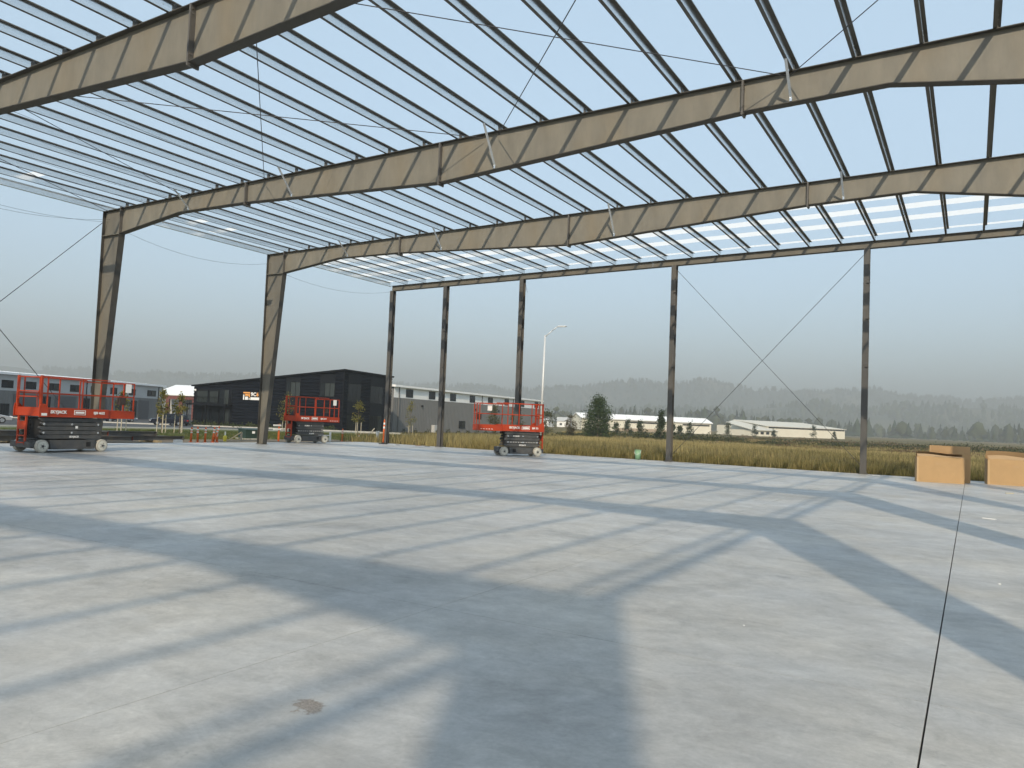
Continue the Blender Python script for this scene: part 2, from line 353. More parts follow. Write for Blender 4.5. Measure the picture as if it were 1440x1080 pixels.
# ------------------------------------------------------------------ steel building
bld = empty('steel_building', (-13, 17.85, 0), 0, 'open grey steel building frame with columns, tapered rafters and rows of purlins', 'building frame')
bo = Vector((13, -17.85, 0))                 # world -> building coordinates
SL = 0.0204
def zt(x): return 9.7787 + SL*(x-0.3385)
XL, XR = -29.5, 3.40
FR = [-15.33, -7.03, 1.26, 9.56, 17.85, 26.14]; YD = 35.08
def P(o, parent):
    o.parent = parent
    if parent is bld: o.location = bo
    return o
def part(mb, name, mt, y=0, parent=bld):
    o = mb.build(name, mt); P(o, parent)
    if parent is bld: o.location = bo + Vector((0, y, 0))
    return o
# rafter pieces: (x, bottom z)
pieces = [[(-28.36, 8.20), (-24.85, 8.66), (-21.36, 8.64)], [(-21.36, 8.64), (-13.24, 8.33)],
          [(-13.24, 8.33), (-4.65, 8.93)], [(-4.65, 8.93), (-1.6, 9.02), (2.25, 8.42)]]
FWD, FT, WT = 0.125, 0.018, 0.006
def rafter_mesh(bot):
    mb = MB()
    for (xa, za), (xb, zb) in zip(bot[:-1], bot[1:]):
        mb.hexa([(xa, -WT, za+FT), (xb, -WT, zb+FT), (xb, WT, zb+FT), (xa, WT, za+FT),
                 (xa, -WT, zt(xa)-FT), (xb, -WT, zt(xb)-FT), (xb, WT, zt(xb)-FT), (xa, WT, zt(xa)-FT)])
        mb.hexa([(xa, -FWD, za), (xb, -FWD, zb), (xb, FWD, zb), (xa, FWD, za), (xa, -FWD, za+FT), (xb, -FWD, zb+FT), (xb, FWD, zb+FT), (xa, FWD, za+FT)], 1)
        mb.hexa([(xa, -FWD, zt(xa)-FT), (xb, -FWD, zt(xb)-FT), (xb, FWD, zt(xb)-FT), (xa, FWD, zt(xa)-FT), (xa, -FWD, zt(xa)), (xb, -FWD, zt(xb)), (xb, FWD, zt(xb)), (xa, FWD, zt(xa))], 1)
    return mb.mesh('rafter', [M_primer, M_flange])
RM = [rafter_mesh(p) for p in pieces]
def plate_mesh(x, zb):
    mb = MB().box(x-.022, x-.001, -.135, .135, zb-.07, zt(x)-.001).box(x+.001, x+.022, -.135, .135, zb-.07, zt(x)-.001)
    for zz in (zb-.03, zb+.06, zb+.16, zt(x)-.2, zt(x)-.1):
        for yy in (-.09, .09): mb.tube((x-.045, yy, zz), (x+.045, yy, zz), .014, n=6)
    return mb.mesh('splice_plate', M_primer_dark)
SP = [(plate_mesh(x, z), i) for i, (x, z) in ((0, (-21.36, 8.64)), (1, (-13.24, 8.33)), (2, (-4.65, 8.93)))]
stm = []
def column_mesh(s):
    """tapered column, s=-1 at the low left wall, +1 at the right wall; x measured inward from the outer face"""
    x0 = XL if s < 0 else XR; q = 1 if s < 0 else -1; ztop = zt(x0); zk = 8.20 if s < 0 else 8.42
    mb = MB(); wb, wt = 0.42, 1.14
    X = lambda d: x0+q*d
    mb.hexa([(X(FT), -WT, .02), (X(wb-FT), -WT, .02), (X(wb-FT), WT, .02), (X(FT), WT, .02), (X(FT), -WT, zk), (X(wt-FT), -WT, zk), (X(wt-FT), WT, zk), (X(FT), WT, zk)])
    mb.hexa([(X(FT), -WT, zk), (X(wt-FT), -WT, zk), (X(wt-FT), WT, zk), (X(FT), WT, zk), (X(FT), -WT, ztop-FT), (X(wt-FT), -WT, zt(X(wt))-FT), (X(wt-FT), WT, zt(X(wt))-FT), (X(FT), WT, ztop-FT)])
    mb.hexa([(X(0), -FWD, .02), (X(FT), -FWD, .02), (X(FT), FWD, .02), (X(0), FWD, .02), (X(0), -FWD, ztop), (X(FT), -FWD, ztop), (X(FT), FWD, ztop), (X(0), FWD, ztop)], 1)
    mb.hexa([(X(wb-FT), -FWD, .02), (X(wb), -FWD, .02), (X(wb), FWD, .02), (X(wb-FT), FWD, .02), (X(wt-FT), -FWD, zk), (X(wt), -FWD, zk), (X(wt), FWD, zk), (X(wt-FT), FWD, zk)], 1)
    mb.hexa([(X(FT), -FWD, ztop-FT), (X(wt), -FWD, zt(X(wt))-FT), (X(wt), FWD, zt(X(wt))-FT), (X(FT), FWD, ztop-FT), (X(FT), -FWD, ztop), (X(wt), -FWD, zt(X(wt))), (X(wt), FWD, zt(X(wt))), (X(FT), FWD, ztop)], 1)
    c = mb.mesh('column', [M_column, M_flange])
    e = MB().box(*sorted((X(wt+.001), X(wt-.019))), -.135, .135, zk+.003, zt(X(wt))+.04); e = e.mesh('knee_plate', M_primer_dark)
    st = MB().box(*sorted((X(FT+.001), X(wt-.021))), -FWD+.004, FWD-.004, zk-.02, zk-.002); st = st.mesh('stiffener', M_primer)
    bp = MB().box(*sorted((X(-.04), X(wb+.05))), -.16, .16, 0.001, .02)
    for dx in (.06, .34):
        for yy in (-.1, .1): bp.tube((X(dx), yy, .02), (X(dx), yy, .07), .014, n=6)
    return c, e, st, bp.mesh('base_plate', M_primer_dark)
CL, CR = column_mesh(-1), column_mesh(1)
px_ = [0.3385-1.295*k for k in range(-2, 23)]            # 25 purlin lines
fb_x = [px_[k+2] for k in (-2, 3, 9, 15, 19)]
def bot_at(x):
    for pc in pieces:
        for (xa, za), (xb, zb) in zip(pc[:-1], pc[1:]):
            if xa <= x <= xb: return za+(zb-za)*(x-xa)/(xb-xa)
    return 8.5
def fb_mesh(x):
    zb = bot_at(x); zp = zt(x)+0.02
    return MB().bar((x-.03, -.10, zb+.10), (x-.03, -.75, zp), .055, .005).bar((x-.055, -.10, zb+.10), (x-.055, -.75, zp), .005, .055).box(x-.05, x+.0, -.14, -.02, zb+.02, zb+.10).mesh('flange_brace', M_galv)
FB = [fb_mesh(x) for x in fb_x]
for y in FR:
    off = bo+Vector((0, y, 0))
    for i, me in enumerate(RM):
        r = link('rafter', me, bld, off)
        for sm, k in SP:
            if k == i: link('splice_plate', sm, r)
    for C4 in (CL, CR):
        c = link('column', C4[0], bld, off)
        link('knee_plate', C4[1], c); link('stiffener', C4[2], c); link('base_plate', C4[3], c)
    if y > 12 or y < 5:
        for me in FB: link('flange_brace', me, bld, off)
# purlins: Z sections, top flange to the right, bottom flange to the left
def zsec(D=0.215, Fl=0.075, lip=0.022, t=0.003):
    return [(-Fl, lip), (-Fl, 0), (t, 0), (t, D-t), (Fl-t, D-t), (Fl-t, D-lip), (Fl, D-lip), (Fl, D), (0, D), (0, t), (-Fl+t, t), (-Fl+t, lip)]
Ys = FR+[YD]
PM = {}
for a, b in zip(Ys[:-1], Ys[1:]):
    y0, y1 = (a+.002, b-.002) if b < YD else (a+.002, b+.16)
    k = round(y1-y0, 3)
    if k not in PM:
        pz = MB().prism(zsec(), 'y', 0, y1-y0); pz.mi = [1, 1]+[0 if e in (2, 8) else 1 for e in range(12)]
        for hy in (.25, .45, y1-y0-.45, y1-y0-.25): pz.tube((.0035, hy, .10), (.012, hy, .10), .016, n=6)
        pm = pz.mesh('purlin', [M_galv, M_galv_shaded])
        cm = MB().box(.006, .012, -.06, .06, -.002, .17).mesh('clip', M_primer_dark)
        PM[k] = pm
    for x in px_:
        o = link('purlin', PM[k], bld, bo+Vector((x, y0, zt(x)+.001)))
        o.rotation_euler[1] = -math.atan(SL)
        if a > 5: link('clip', cm, o)
    # eave struts: deeper channel sections closing both edges
    for x, q in ((XL+.06, 1), (XR-.06, -1)):
        ch = [(0, 0), (q*.10, 0), (q*.10, .02), (q*.004, .004), (q*.004, .246), (q*.10, .23), (q*.10, .25), (0, .25)]
        e = MB().prism(ch, 'y', y0, y1).build('eave_strut', M_galv); P(e, bld); e.location = bo+Vector((x, 0, zt(x)-.03))
# end wall: shallow rafter, corner posts and posts
mb = MB(); D = 0.30
for (xa, xb) in ((XL+.35, -13.24), (-13.23, XR)):
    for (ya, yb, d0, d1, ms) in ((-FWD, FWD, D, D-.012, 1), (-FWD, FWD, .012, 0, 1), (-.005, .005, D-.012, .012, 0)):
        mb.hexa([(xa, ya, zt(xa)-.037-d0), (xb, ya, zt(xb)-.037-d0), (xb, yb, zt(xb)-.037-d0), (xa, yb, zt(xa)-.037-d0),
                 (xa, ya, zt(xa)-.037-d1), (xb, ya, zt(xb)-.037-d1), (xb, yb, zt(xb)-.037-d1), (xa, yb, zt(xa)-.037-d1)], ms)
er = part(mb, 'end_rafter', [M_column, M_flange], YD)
for x in (XL+.42, -25.28, -20.39, -12.14, -3.85, 3.2):
    zh = zt(x)-.037-D
    mb = MB().box(x-.115, x+.115, -.14, -.126, .02, zh).box(x-.115, x+.115, .126, .14, .02, zh).box(x-.005, x+.005, -.126, .126, .02, zh)
    for zz in (2.3, 4.4, 6.4, 7.9): mb.box(x+.02, x+.16, -.20, -.141, zz, zz+.012).box(x-.16, x-.02, .141, .20, zz+.02, zz+.032)
    c = part(mb, 'end_column', M_endcol, YD)
    bp = MB().box(x-.17, x+.17, -.19, .19, .001, .02)
    for dx in (-.13, .13):
        for dy in (-.16, .16): bp.tube((x+dx, dy, .02), (x+dx, dy, .06), .012, n=6)
    bp.build('base_plate', M_primer_dark, c)
# bracing rods
def rod(a, b, r=.011, name='brace_rod', n=6):
    o = MB().tube(a, b, r, n=n).build(name, M_rod); P(o, bld); return o
zr = lambda x: zt(x)-.14
panels = [(-20.4, -11.75), (-11.25, -3.65), (-3.6, 3.1)]
rod((-28.9, 17.7, zr(-28.9)), (-24.8, 9.7, zr(-24.8))); rod((-24.4, 17.7, zr(-24.4)), (-21.0, 9.7, zr(-21.0)))
for xa, xb in panels:
    rod((xa, 17.7, zr(xa)), (xb, 9.7, zr(xb))); rod((xb, 17.7, zr(xb)), (xa, 9.7, zr(xa)))
rod((-29.35, 17.72, 8.76), (-29.35, 9.7, .42), .013); rod((-29.35, 17.7, .25), (-29.35, 9.7, 9.0), .013)
rod((-12.02, YD-.02, 8.98), (-3.97, YD-.02, .38)); rod((-3.97, YD+.02, 9.12), (-12.02, YD+.02, .32))
# slack wires below the left eave and along the purlins
def sag(a, b, s, r=.006, name='slack_wire', n=10):
    a, b = Vector(a), Vector(b); pts = []
    for i in range(n+1):
        t = i/n; p = a.lerp(b, t); p.z -= s*4*t*(1-t); pts.append(p)
    o = MB().path(pts, r, 4).build(name, M_rod); P(o, bld); return o
sag((-29.3, 9.6, 8.9), (-29.3, 17.85, 8.75), .42); sag((-29.3, 17.9, 8.7), (-29.3, 26.1, 8.72), .55); sag((-29.3, 26.2, 8.5), (-29.0, 35, 8.8), .5)
sag((-29.2, 9.6, 8.75), (-29.2, 17.85, 8.85), .55)
for k, x in enumerate((-27.6, -26.2, -24.9, -23.4, -21.9, -19.6, -17.0)):
    sag((x, 9.65, zt(x)-.02), (x-.35, 17.8, zt(x)-.03), .10+.05*(k % 3), .0055); 
    if k < 5: sag((x, 17.9, zt(x)-.02), (x+.3, 26.1, zt(x)-.03), .12+.04*(k % 2), .0055)
sag((-20.3, YD+.1, 8.95), (-20.15, YD+.1, 8.35), .02, .008)
# white straps lying over the purlins of the last bay, and short ones by the left eave
def strap(x0, x1, y, wd):
    n = max(2, int((x1-x0)/.43)); mb = MB(); zb = .2235
    for i in range(n):
        a, b = x0+(x1-x0)*i/n, x0+(x1-x0)*(i+1)/n
        wv = lambda x: zt(x)+zb+.004*math.sin(x*3.1+y)
        mb.poly([(a, y-wd/2, wv(a)), (b, y-wd/2, wv(b)), (b, y+wd/2, wv(b)), (a, y+wd/2, wv(a))])
    o = mb.build('white_strap', M_strap); P(o, bld)
for y, wd in ((29.55, .72), (31.15, .72), (32.85, .72), (35.0, .30)): strap(XL+.1, XR-.1, y, wd)
strap(-28.5, -26.9, 14.3, .42); strap(-28.75, -27.6, 21.0, .40); strap(-29.1, -27.5, 22.5, .40)

# ------------------------------------------------------------------ scissor lifts
def scissor_lift(loc, rz, wb, wd, pl, pr, label, model, sheet_x, ctrl_x, style):
    t = empty('scissor_lift', loc, rz, label, 'scissor lift', 'red scissor lifts on the slab')
    hw = wd/2; cl = wb/2+.22
    # chassis with a cut-out between the wheels
    ch = MB().box(-cl+.05, cl-.1, -hw+.14, hw-.14, .13, .40)
    ch.prism([(-wb/2+.28, .10), (wb/2-.28, .10), (wb/2-.24, .40), (-wb/2+.24, .40)], 'y', -hw+.02, hw-.02)
    ch.box(-cl-.12, -cl+.06, -hw+.10, hw-.10, .16, .34).box(cl-.12, cl+.02, -hw+.1, hw-.1, .18, .40)
    c = ch.build('chassis', M_lgrey, t)
    for s in (-1, 1):
        MB().box(wb/2-.58, wb/2-.42, s*(hw-.019)-.004, s*(hw-.019)+.004, .18, .33).build('pocket', M_black, c)
        for q in (-1, 1):
            x = q*wb/2; y0, y1 = s*(hw-.14), s*hw
            wh = MB().tube((x, y0, .205), (x, y1, .205), .205, n=28).build('wheel', M_tyre, t)
            bevel(wh, .018)
            MB().tube((x, y1-s*.01, .205), (x, y1+s*.012, .205), .155, n=24).build('rim', M_rim, wh)
            hb = MB().tube((x, y1, .205), (x, y1+s*.035, .205), .04, n=12)
            for k in range(5): a = k*2*math.pi/5; hb.tube((x+.075*math.cos(a), y1, .205+.075*math.sin(a)), (x+.075*math.cos(a), y1+s*.022, .205+.075*math.sin(a)), .011, n=6)
            hb.build('hub', M_lgrey, wh)
    # folded scissor stack
    a0, a1 = -cl+.12, wb/2-.05
    for k in range(5):
        z0 = .435+k*.137; z1 = z0+.122; e = .05*(k % 2)
        for s in (-1, 1):
            y = s*(hw-.10); pts = [(a0+e+.08, z0), (a1-e, z0), (a1-e+.03, z0+.05), (a1-e-.03, z1), (a0+e, z1), (a0+e-.03, z1-.04)]
            bevel(MB().prism(pts, 'y', y-.035, y+.035).build('scissor_arm', M_lgrey, t), .006, 1)
        if k in (1, 3):
            for s in (-1, 1):
                for x in (a0+.12, (a0+a1)/2, a1-.12): MB().tube((x, s*(hw-.03), z0+.06), (x, s*(hw-.07), z0+.06), .035, n=10).build('pivot_pin', M_galv, t)
    MB().box(a0+.1, a1-.1, -hw+.18, hw-.18, .44, 1.10).build('stack_core', M_black, t)
    # hoses at the ladder end
    hz = MB()
    for k in range(3):
        for j in range(5): hz.path([(a0-.02, -.12+.12*k, .48+j*.13), (a0-.12, -.12+.12*k, .55+j*.13), (a0-.02, -.12+.12*k, .60+j*.13)], .014, 5)
    hz.build('hose', M_black, t)
    # ladder
    ld = MB(); xl = -cl-.10
    for y in (-.19, .19): ld.box(xl-.02, xl+.03, y-.025, y+.025, .22, 1.14)
    for z in (.30, .52, .74, .96): ld.box(xl-.03, xl+.04, -.19, .19, z-.015, z+.02)
    ld.box(xl-.02, xl+.0, -.165, .165, .76, .94)
    ld.build('ladder', M_red, t)
    # platform
    ow = hw+.02; zb, zd, zmid, ztop = 1.13, 1.42, 1.88, 2.40
    pf = MB(); xm = min(pr-.75, wb/2+.15)
    pf.box(pl, xm, -ow, -ow+.03, zb, zd).box(pl, xm, ow-.03, ow, zb, zd).box(pl, pl+.03, -ow+.03, ow-.03, zb+.02, zd)
    pf.box(pl+.03, xm, -ow+.03, ow-.03, zb+.05, zb+.10)
    pf.box(pl, xm, -ow-.006, -ow-.0005, zb, zb+.03).box(pl, xm, ow+.0005, ow+.006, zb, zb+.03)
    pf.build('platform', M_red, t)
    ex = MB(); i = .035
    ex.box(xm-.25, pr, -ow+i, -ow+i+.025, zb-.01, zd-.03).box(xm-.25, pr, ow-i-.025, ow-i, zb-.01, zd-.03).box(pr-.03, pr, -ow+i+.025, ow-i-.025, zb-.01, zd-.03).box(xm-.25, pr-.03, -ow+i+.025, ow-i-.025, zb+.0, zb+.03)
    ex.build('roll_out_deck', M_red, t)
    r = .0175
    def rails(x0, x1, yy, zt_, posts, name):
        for s in (-1, 1):
            g = MB(); y = s*yy
            for z in (zmid, zt_): g.box(x0, x1, y-r, y+r, z-r, z+r)
            for x in posts: g.box(x-r, x+r, y-r*.9, y+r*.9, zd-.02, zt_-r)
            g.build(name, M_red, t)
    rails(pl+.02, xm, ow-.03, ztop, (pl+.22, pl+.22+(xm-pl-.22)*.55), 'guard_rail')
    rails(xm-.30, pr-.02, ow-i-.045, ztop-.055, (xm-.28, pr-.03), 'extension_rail')
    g = MB()
    for z in (zmid, ztop-.055): g.box(pr-.04, pr-.002, -ow+i+.07, ow-i-.07, z-r, z+r)
    g.box(pr-.04, pr-.004, -r, r, zd-.02, ztop-.055-r)
    g.build('front_rail', M_red, t)
    # entry posts and gate
    for s in (-1, 1):
        e = MB().box(pl-.012, pl+.05, s*(ow-.045)-.035, s*(ow-.045)+.035, zb+.05, ztop+.03)
        e.prism([(pl-.05, zb), (pl+.24, zb), (pl+.24, zd), (pl+.12, zd+.12), (pl-.02, zd+.12), (pl-.05, zd)], 'y', s*ow+s*.007, s*ow+s*.03)
        e.build('entry_post', M_red, t)
        MB().path([(pl-.03, s*(ow-.12), zd), (pl-.07, s*(ow-.12), zmid-.02), (pl-.02, s*(ow-.12), zmid+.02)], .014, 6).build('grab_bar', M_red, t)
    gt = MB()
    for z in (zmid-.12, zmid+.05, ztop-.02): gt.box(pl-.01, pl+.02, -ow+.1, ow-.1, z-.017, z+.017)
    for y in (-ow+.1, ow-.13): gt.box(pl-.008, pl+.018, y, y+.03, zmid-.2, ztop)
    gt.build('gate', M_red, t)
    # control box, papers, small items on the rails
    MB().box(ctrl_x-.11, ctrl_x+.11, -ow+.06, -ow+.24, 1.60, 1.86).box(ctrl_x-.05, ctrl_x+.05, -ow+.08, -ow+.2, 1.86, 1.93).build('control_box', mat('brown_control_box', (0.05, 0.035, 0.03), 0.5), t)
    MB().box(sheet_x-.11, sheet_x+.11, -ow-.006+.0, -ow+.004, 2.03, 2.33).build('document_sheet', M_white, t)
    for s in (-1, 1):
        mtx = lambda x, z, y: Matrix.Translation((x, s*y, z)) @ Matrix.Rotation(0 if s < 0 else math.pi, 4, 'Z') @ Matrix.Rotation(R(90), 4, 'X')
        cx = (pl+xm)/2; sp = (xm-pl)
        fl = -s                      # keeps the order of the marks when seen from each side
        yy = ow+.008
        lettering('SKYJACK', .135, M_white, t, mtx(cx-fl*(sp*.5-.60), zb+.16, yy), bold=.004)
        lettering(model, .11, M_white, t, mtx(cx+fl*(sp*.5-.36), zb+.16, yy), bold=.003)
        fr = MB(); x = cx+fl*.14
        for a, b, z0, z1 in ((-.2, .2, zb+.085, zb+.10), (-.2, .2, zb+.225, zb+.24), (-.2, -.185, zb+.10, zb+.225), (.185, .2, zb+.10, zb+.225), (-.155, .155, zb+.13, zb+.195)):
            fr.box(x+a, x+b, *sorted((s*(ow+.001), s*(ow+.009))), z0, z1)
        fr.build('rental_decal', M_white, t)
        ya = hw-.10+.04
        lettering('SKYJACK', .085, M_white, t, mtx(cx+fl*.05, .497, ya), bold=.002)
        if style:
            lettering('SKYJACK', .08, M_white, t, mtx(cx-fl*.28, .905, ya), bold=.002)
            ds = MB()
            for k in range(12):
                x = a0+.15+k*(a1-a0-.3)/11; ds.box(x-.028, x+.028, *sorted((s*(ya-.006), s*(ya+.001))), .62, .64)
            ds.build('decal_dashes', M_white, t)
            dd = MB()
            for k in range(5): x = pr-.12-k*.13; dd.box(x-.03, x+.03, *sorted((s*(ow-i+.0005), s*(ow-i+.006))), zb+.05, zb+.075)
            dd.build('deck_dashes', M_white, t)
        else:
            MB().box(cx+fl*.12-.04, cx+fl*.12+.04, *sorted((s*(ya-.006), s*(ya+.001))), .77, .85).build('small_decal', M_white, t)
            MB().box(pl+.02, pl+.20, *sorted((s*(ow+.031), s*(ow+.034))), zb+.04, zb+.12).build('serial_decal', M_white, t)
        cdl = M_galv
    return t
scissor_lift((-25.80, 14.62, 0), R(95), 2.07, 1.20, -1.20, 2.22, 'large red and grey scissor lift at far left before the grey building', 'SJIII 4632', 1.90, 1.75, 0)
scissor_lift((-30.34, 30.10, 0), R(86), 1.80, .84, -1.15, 1.86, 'small red scissor lift between two columns before the charcoal building', 'SJIII 3219', 1.45, .95, 1)
scissor_lift((-18.08, 31.26, 0), R(233.8), 1.67, .80, -1.05, 2.12, 'red scissor lift near the street lamp before the long grey building', 'SJIII 3219', 1.3, 1.9, 1)

# ------------------------------------------------------------------ background buildings (local: x along front wall, front faces -y)
def wall_frame(p0, p1):
    a = math.atan2(p1[1]-p0[1], p1[0]-p0[0]); return a, math.hypot(p1[0]-p0[0], p1[1]-p0[1])
def hribs(L, z0, top0, top1, pitch, depth, y=0, axis='x'):
    """wall of horizontal ribs under a sloping top line"""
    mb = MB(); z = z0; tmax = max(top0, top1)
    def T(u): return top0+(top1-top0)*u/L
    def U(zz): return 0 if abs(top1-top0) < 1e-6 else min(max((zz-top0)/(top1-top0)*L, 0), L)
    pt = (lambda u, d, zz: (u, y-d, zz)) if axis == 'x' else (lambda u, d, zz: (y+d, u, zz))
    while z < tmax-.01:
        for (za, zb, da, db) in ((z, z+pitch*.55, depth, depth), (z+pitch*.55, z+pitch*.68, depth, 0), (z+pitch*.68, z+pitch*.9, 0, 0), (z+pitch*.9, z+pitch, 0, depth)):
            zb = min(zb, tmax)
            if zb <= za: continue
            ua, ub = (U(za), U(zb)) if top1 >= top0 else (0, 0)
            mb.poly([pt(ua, da, za), pt(L, da, za), pt(L, db, zb), pt(ub, db, zb)])
        z += pitch
    return mb
def vribs(L, z0, z1, pitch, depth, y=0):
    mb = MB(); n = int(L/pitch)
    for i in range(n):
        a = i*L/n; p = L/n
        for (ua, ub, da, db) in ((0, .5, 0, 0), (.5, .6, 0, depth), (.6, .9, depth, depth), (.9, 1, depth, 0)):
            mb.poly([(a+ua*p, y-da, z0), (a+ub*p, y-db, z0), (a+ub*p, y-db, z1), (a+ua*p, y-da, z1)])
    return mb
def window(parent, x0, x1, z0, z1, y, mt, n=1, axis='x', fmat=None, proud=.06, nz=1):
    """frame standing proud of the wall, panes set back inside it"""
    fmat = fmat or M_dark_trim; t = .07
    fb = MB()
    def bx(mb, a, b, d0, d1, c, d): return mb.box(a, b, y-d1, y-d0, c, d) if axis == 'x' else mb.box(y+d0, y+d1, a, b, c, d)
    bx(fb, x0, x1, 0, proud, z0, z0+t); bx(fb, x0, x1, 0, proud, z1-t, z1); bx(fb, x0, x0+t, 0, proud, z0+t, z1-t); bx(fb, x1-t, x1, 0, proud, z0+t, z1-t)
    for k in range(1, n): xm = x0+(x1-x0)*k/n; bx(fb, xm-t/2, xm+t/2, 0, proud-.005, z0+t, z1-t)
    for k in range(1, nz): zm = z0+(z1-z0)*k/nz; bx(fb, x0+t, x1-t, 0, proud-.01, zm-t/2, zm+t/2)
    wn = fb.build('window', fmat, parent)
    for k in range(n):
        a, b = x0+(x1-x0)*k/n, x0+(x1-x0)*(k+1)/n
        bx(MB(), a+t*.6, b-t*.6, .002, .03, z0+t*.6, z1-t*.6).build('pane', mt[k % len(mt)] if isinstance(mt, list) else mt, wn)
    return wn

# charcoal building
A, Ld = wall_frame((-108.5, 82.3), (-82.15, 88.5)); ZG = -1.3; Dd = 16.3
dk = empty('charcoal_building', (-108.5, 82.3, ZG), A, 'charcoal two storey building with ribbed siding, balcony and small orange sign', 'building')
Z = lambda z: z-ZG
h0, h1 = Z(5.05), Z(8.12)
hribs(Ld, 0.0, h0, h1, .50, .11).build('front_wall', M_dark_wall, dk)
hribs(Dd, 0.0, h1, h1, .50, .11, Ld, 'y').build('side_wall', M_dark_wall, dk)
MB().hexa([(.1, .06, 0), (Ld-.06, .06, 0), (Ld-.06, Dd, 0), (.1, Dd, 0), (.1, .06, h0-.05), (Ld-.06, .06, h1-.05), (Ld-.06, Dd, h1-.05), (.1, Dd, h0-.05)]).build('body', M_dark_trim, dk)
MB().hexa([(-.35, -.4, h0+.02), (Ld+.3, -.4, h1+.04), (Ld+.3, Dd+.3, h1+.04), (-.35, Dd+.3, h0+.02), (-.35, -.4, h0+.24), (Ld+.3, -.4, h1+.28), (Ld+.3, Dd+.3, h1+.28), (-.35, Dd+.3, h0+.24)]).build('roof', M_dark_trim, dk)
MB().box(Ld-.02, Ld+.16, -.16, .08, 0, h1).build('corner_trim', M_dark_trim, dk)
# recessed-looking glazed bay with balcony at the left end
MB().box(.15, 7.45, -.16, -.112, 0.0, Z(4.75)).build('bay_panel', M_dark_trim, dk)
window(dk, .65, 2.85, Z(2.55), Z(4.45), -.16, [M_glass_blind], 1, nz=2); window(dk, 3.1, 4.85, Z(2.55), Z(4.45), -.16, [M_glass_blind], 1, nz=2)
window(dk, 4.95, 6.85, Z(2.3), Z(4.7), -.16, [M_glass, M_glass_blind], 2)
for a, b in ((.55, 1.9), (2.0, 3.4), (3.6, 5.1), (5.25, 7.2)): window(dk, a, b, Z(-1.1), Z(1.65), -.16, [M_glass, M_glass_blind], 1 if b-a < 1.6 else 2)
bal = MB().box(.05, 7.6, -1.9, -.165, Z(2.08), Z(2.32)).build('balcony', M_dark_trim, dk)
rb = MB().box(.08, 7.56, -1.88, -1.84, Z(3.3), Z(3.36))
for k in range(26): x = .1+k*7.42/25; rb.box(x-.015, x+.015, -1.875, -1.845, Z(2.32), Z(3.3))
rb.box(.08, .12, -1.88, -.12, Z(3.3), Z(3.36)); rb.build('railing', M_dark_trim, bal)
for x in (.25, 3.8, 7.3): MB().box(x-.07, x+.07, -1.8, -1.66, 0.0, Z(2.08)).build('balcony_post', M_dark_trim, dk)
MB().box(.2, .5, -.22, -.165, Z(4.35), Z(4.65)).build('wall_light', M_white, dk)
blind3 = [M_glass, M_glass_blind, M_glass_blind]
MB().box(17.1, 19.75, -.15, -.112, Z(6.28), Z(6.86)).build('panel', M_dark_panel, dk); window(dk, 17.1, 19.75, Z(3.95), Z(6.25), -.112, blind3, 3)
MB().box(23.1, 25.75, -.15, -.112, Z(6.27), Z(7.52)).build('panel', M_dark_panel, dk); window(dk, 23.1, 25.75, Z(4.1), Z(6.24), -.112, blind3, 3)
MB().box(17.1, 19.75, -.15, -.112, Z(1.6), Z(3.9)).build('panel', M_dark_panel, dk)
for a, b in ((1.25, 5.3), (8.5, 12.95)):
    MB().box(Ld+.112, Ld+.15, a, b, Z(6.4), Z(7.7)).build('panel', M_dark_panel, dk); window(dk, a, b, Z(3.5), Z(6.37), Ld+.112, [M_glass], 3, 'y')
    MB().box(Ld+.112, Ld+.15, a, b, Z(1.6), Z(3.47)).build('panel', M_dark_panel, dk); window(dk, a, b, Z(-1.2), Z(1.57), Ld+.112, [M_glass, M_glass, M_glass_blind], 3, 'y')
# sign: orange and white block mark, three characters, white bar
sg = MB().box(9.4, 12.6, -.19, -.112, Z(3.1), Z(4.5)).build('sign_board', M_dark_trim, dk)
M_sorange = mat('sign_orange', (0.80, 0.36, 0.10), 0.5)
MB().box(9.5, 10.75, -.22, -.1905, Z(4.2), Z(4.42)).box(9.85, 10.5, -.22, -.1905, Z(3.82), Z(4.1)).box(10.55, 10.75, -.22, -.1905, Z(3.6), Z(4.1)).build('sign_mark', M_sorange, sg)
MB().box(9.5, 9.7, -.22, -.1905, Z(3.2), Z(4.0)).box(9.85, 10.4, -.22, -.1905, Z(3.2), Z(3.7)).box(10.55, 10.7, -.22, -.1905, Z(3.2), Z(3.5)).build('sign_mark', M_white, sg)
for ch, x, mt in (('9', 11.1, M_white), ('C', 11.6, M_white), ('6', 12.12, M_sorange)):
    lettering(ch, .80, mt, sg, Matrix.Translation((x, -.20, Z(4.06))) @ Matrix.Rotation(R(90), 4, 'X'), .01, bold=.03)
MB().box(10.85, 12.5, -.22, -.1905, Z(3.2), Z(3.62)).build('sign_bar', M_white, sg)

# long grey building with white band
A, Lg = wall_frame((-91.55, 112.1), (-99.3, 183.1))
lg = empty('long_grey_building', (-91.55, 112.1, -1.4), A, 'long grey ribbed building with white clerestory band and white roof', 'building')
Z = lambda z: z+1.4
Lg = 71.4; Dg = 26
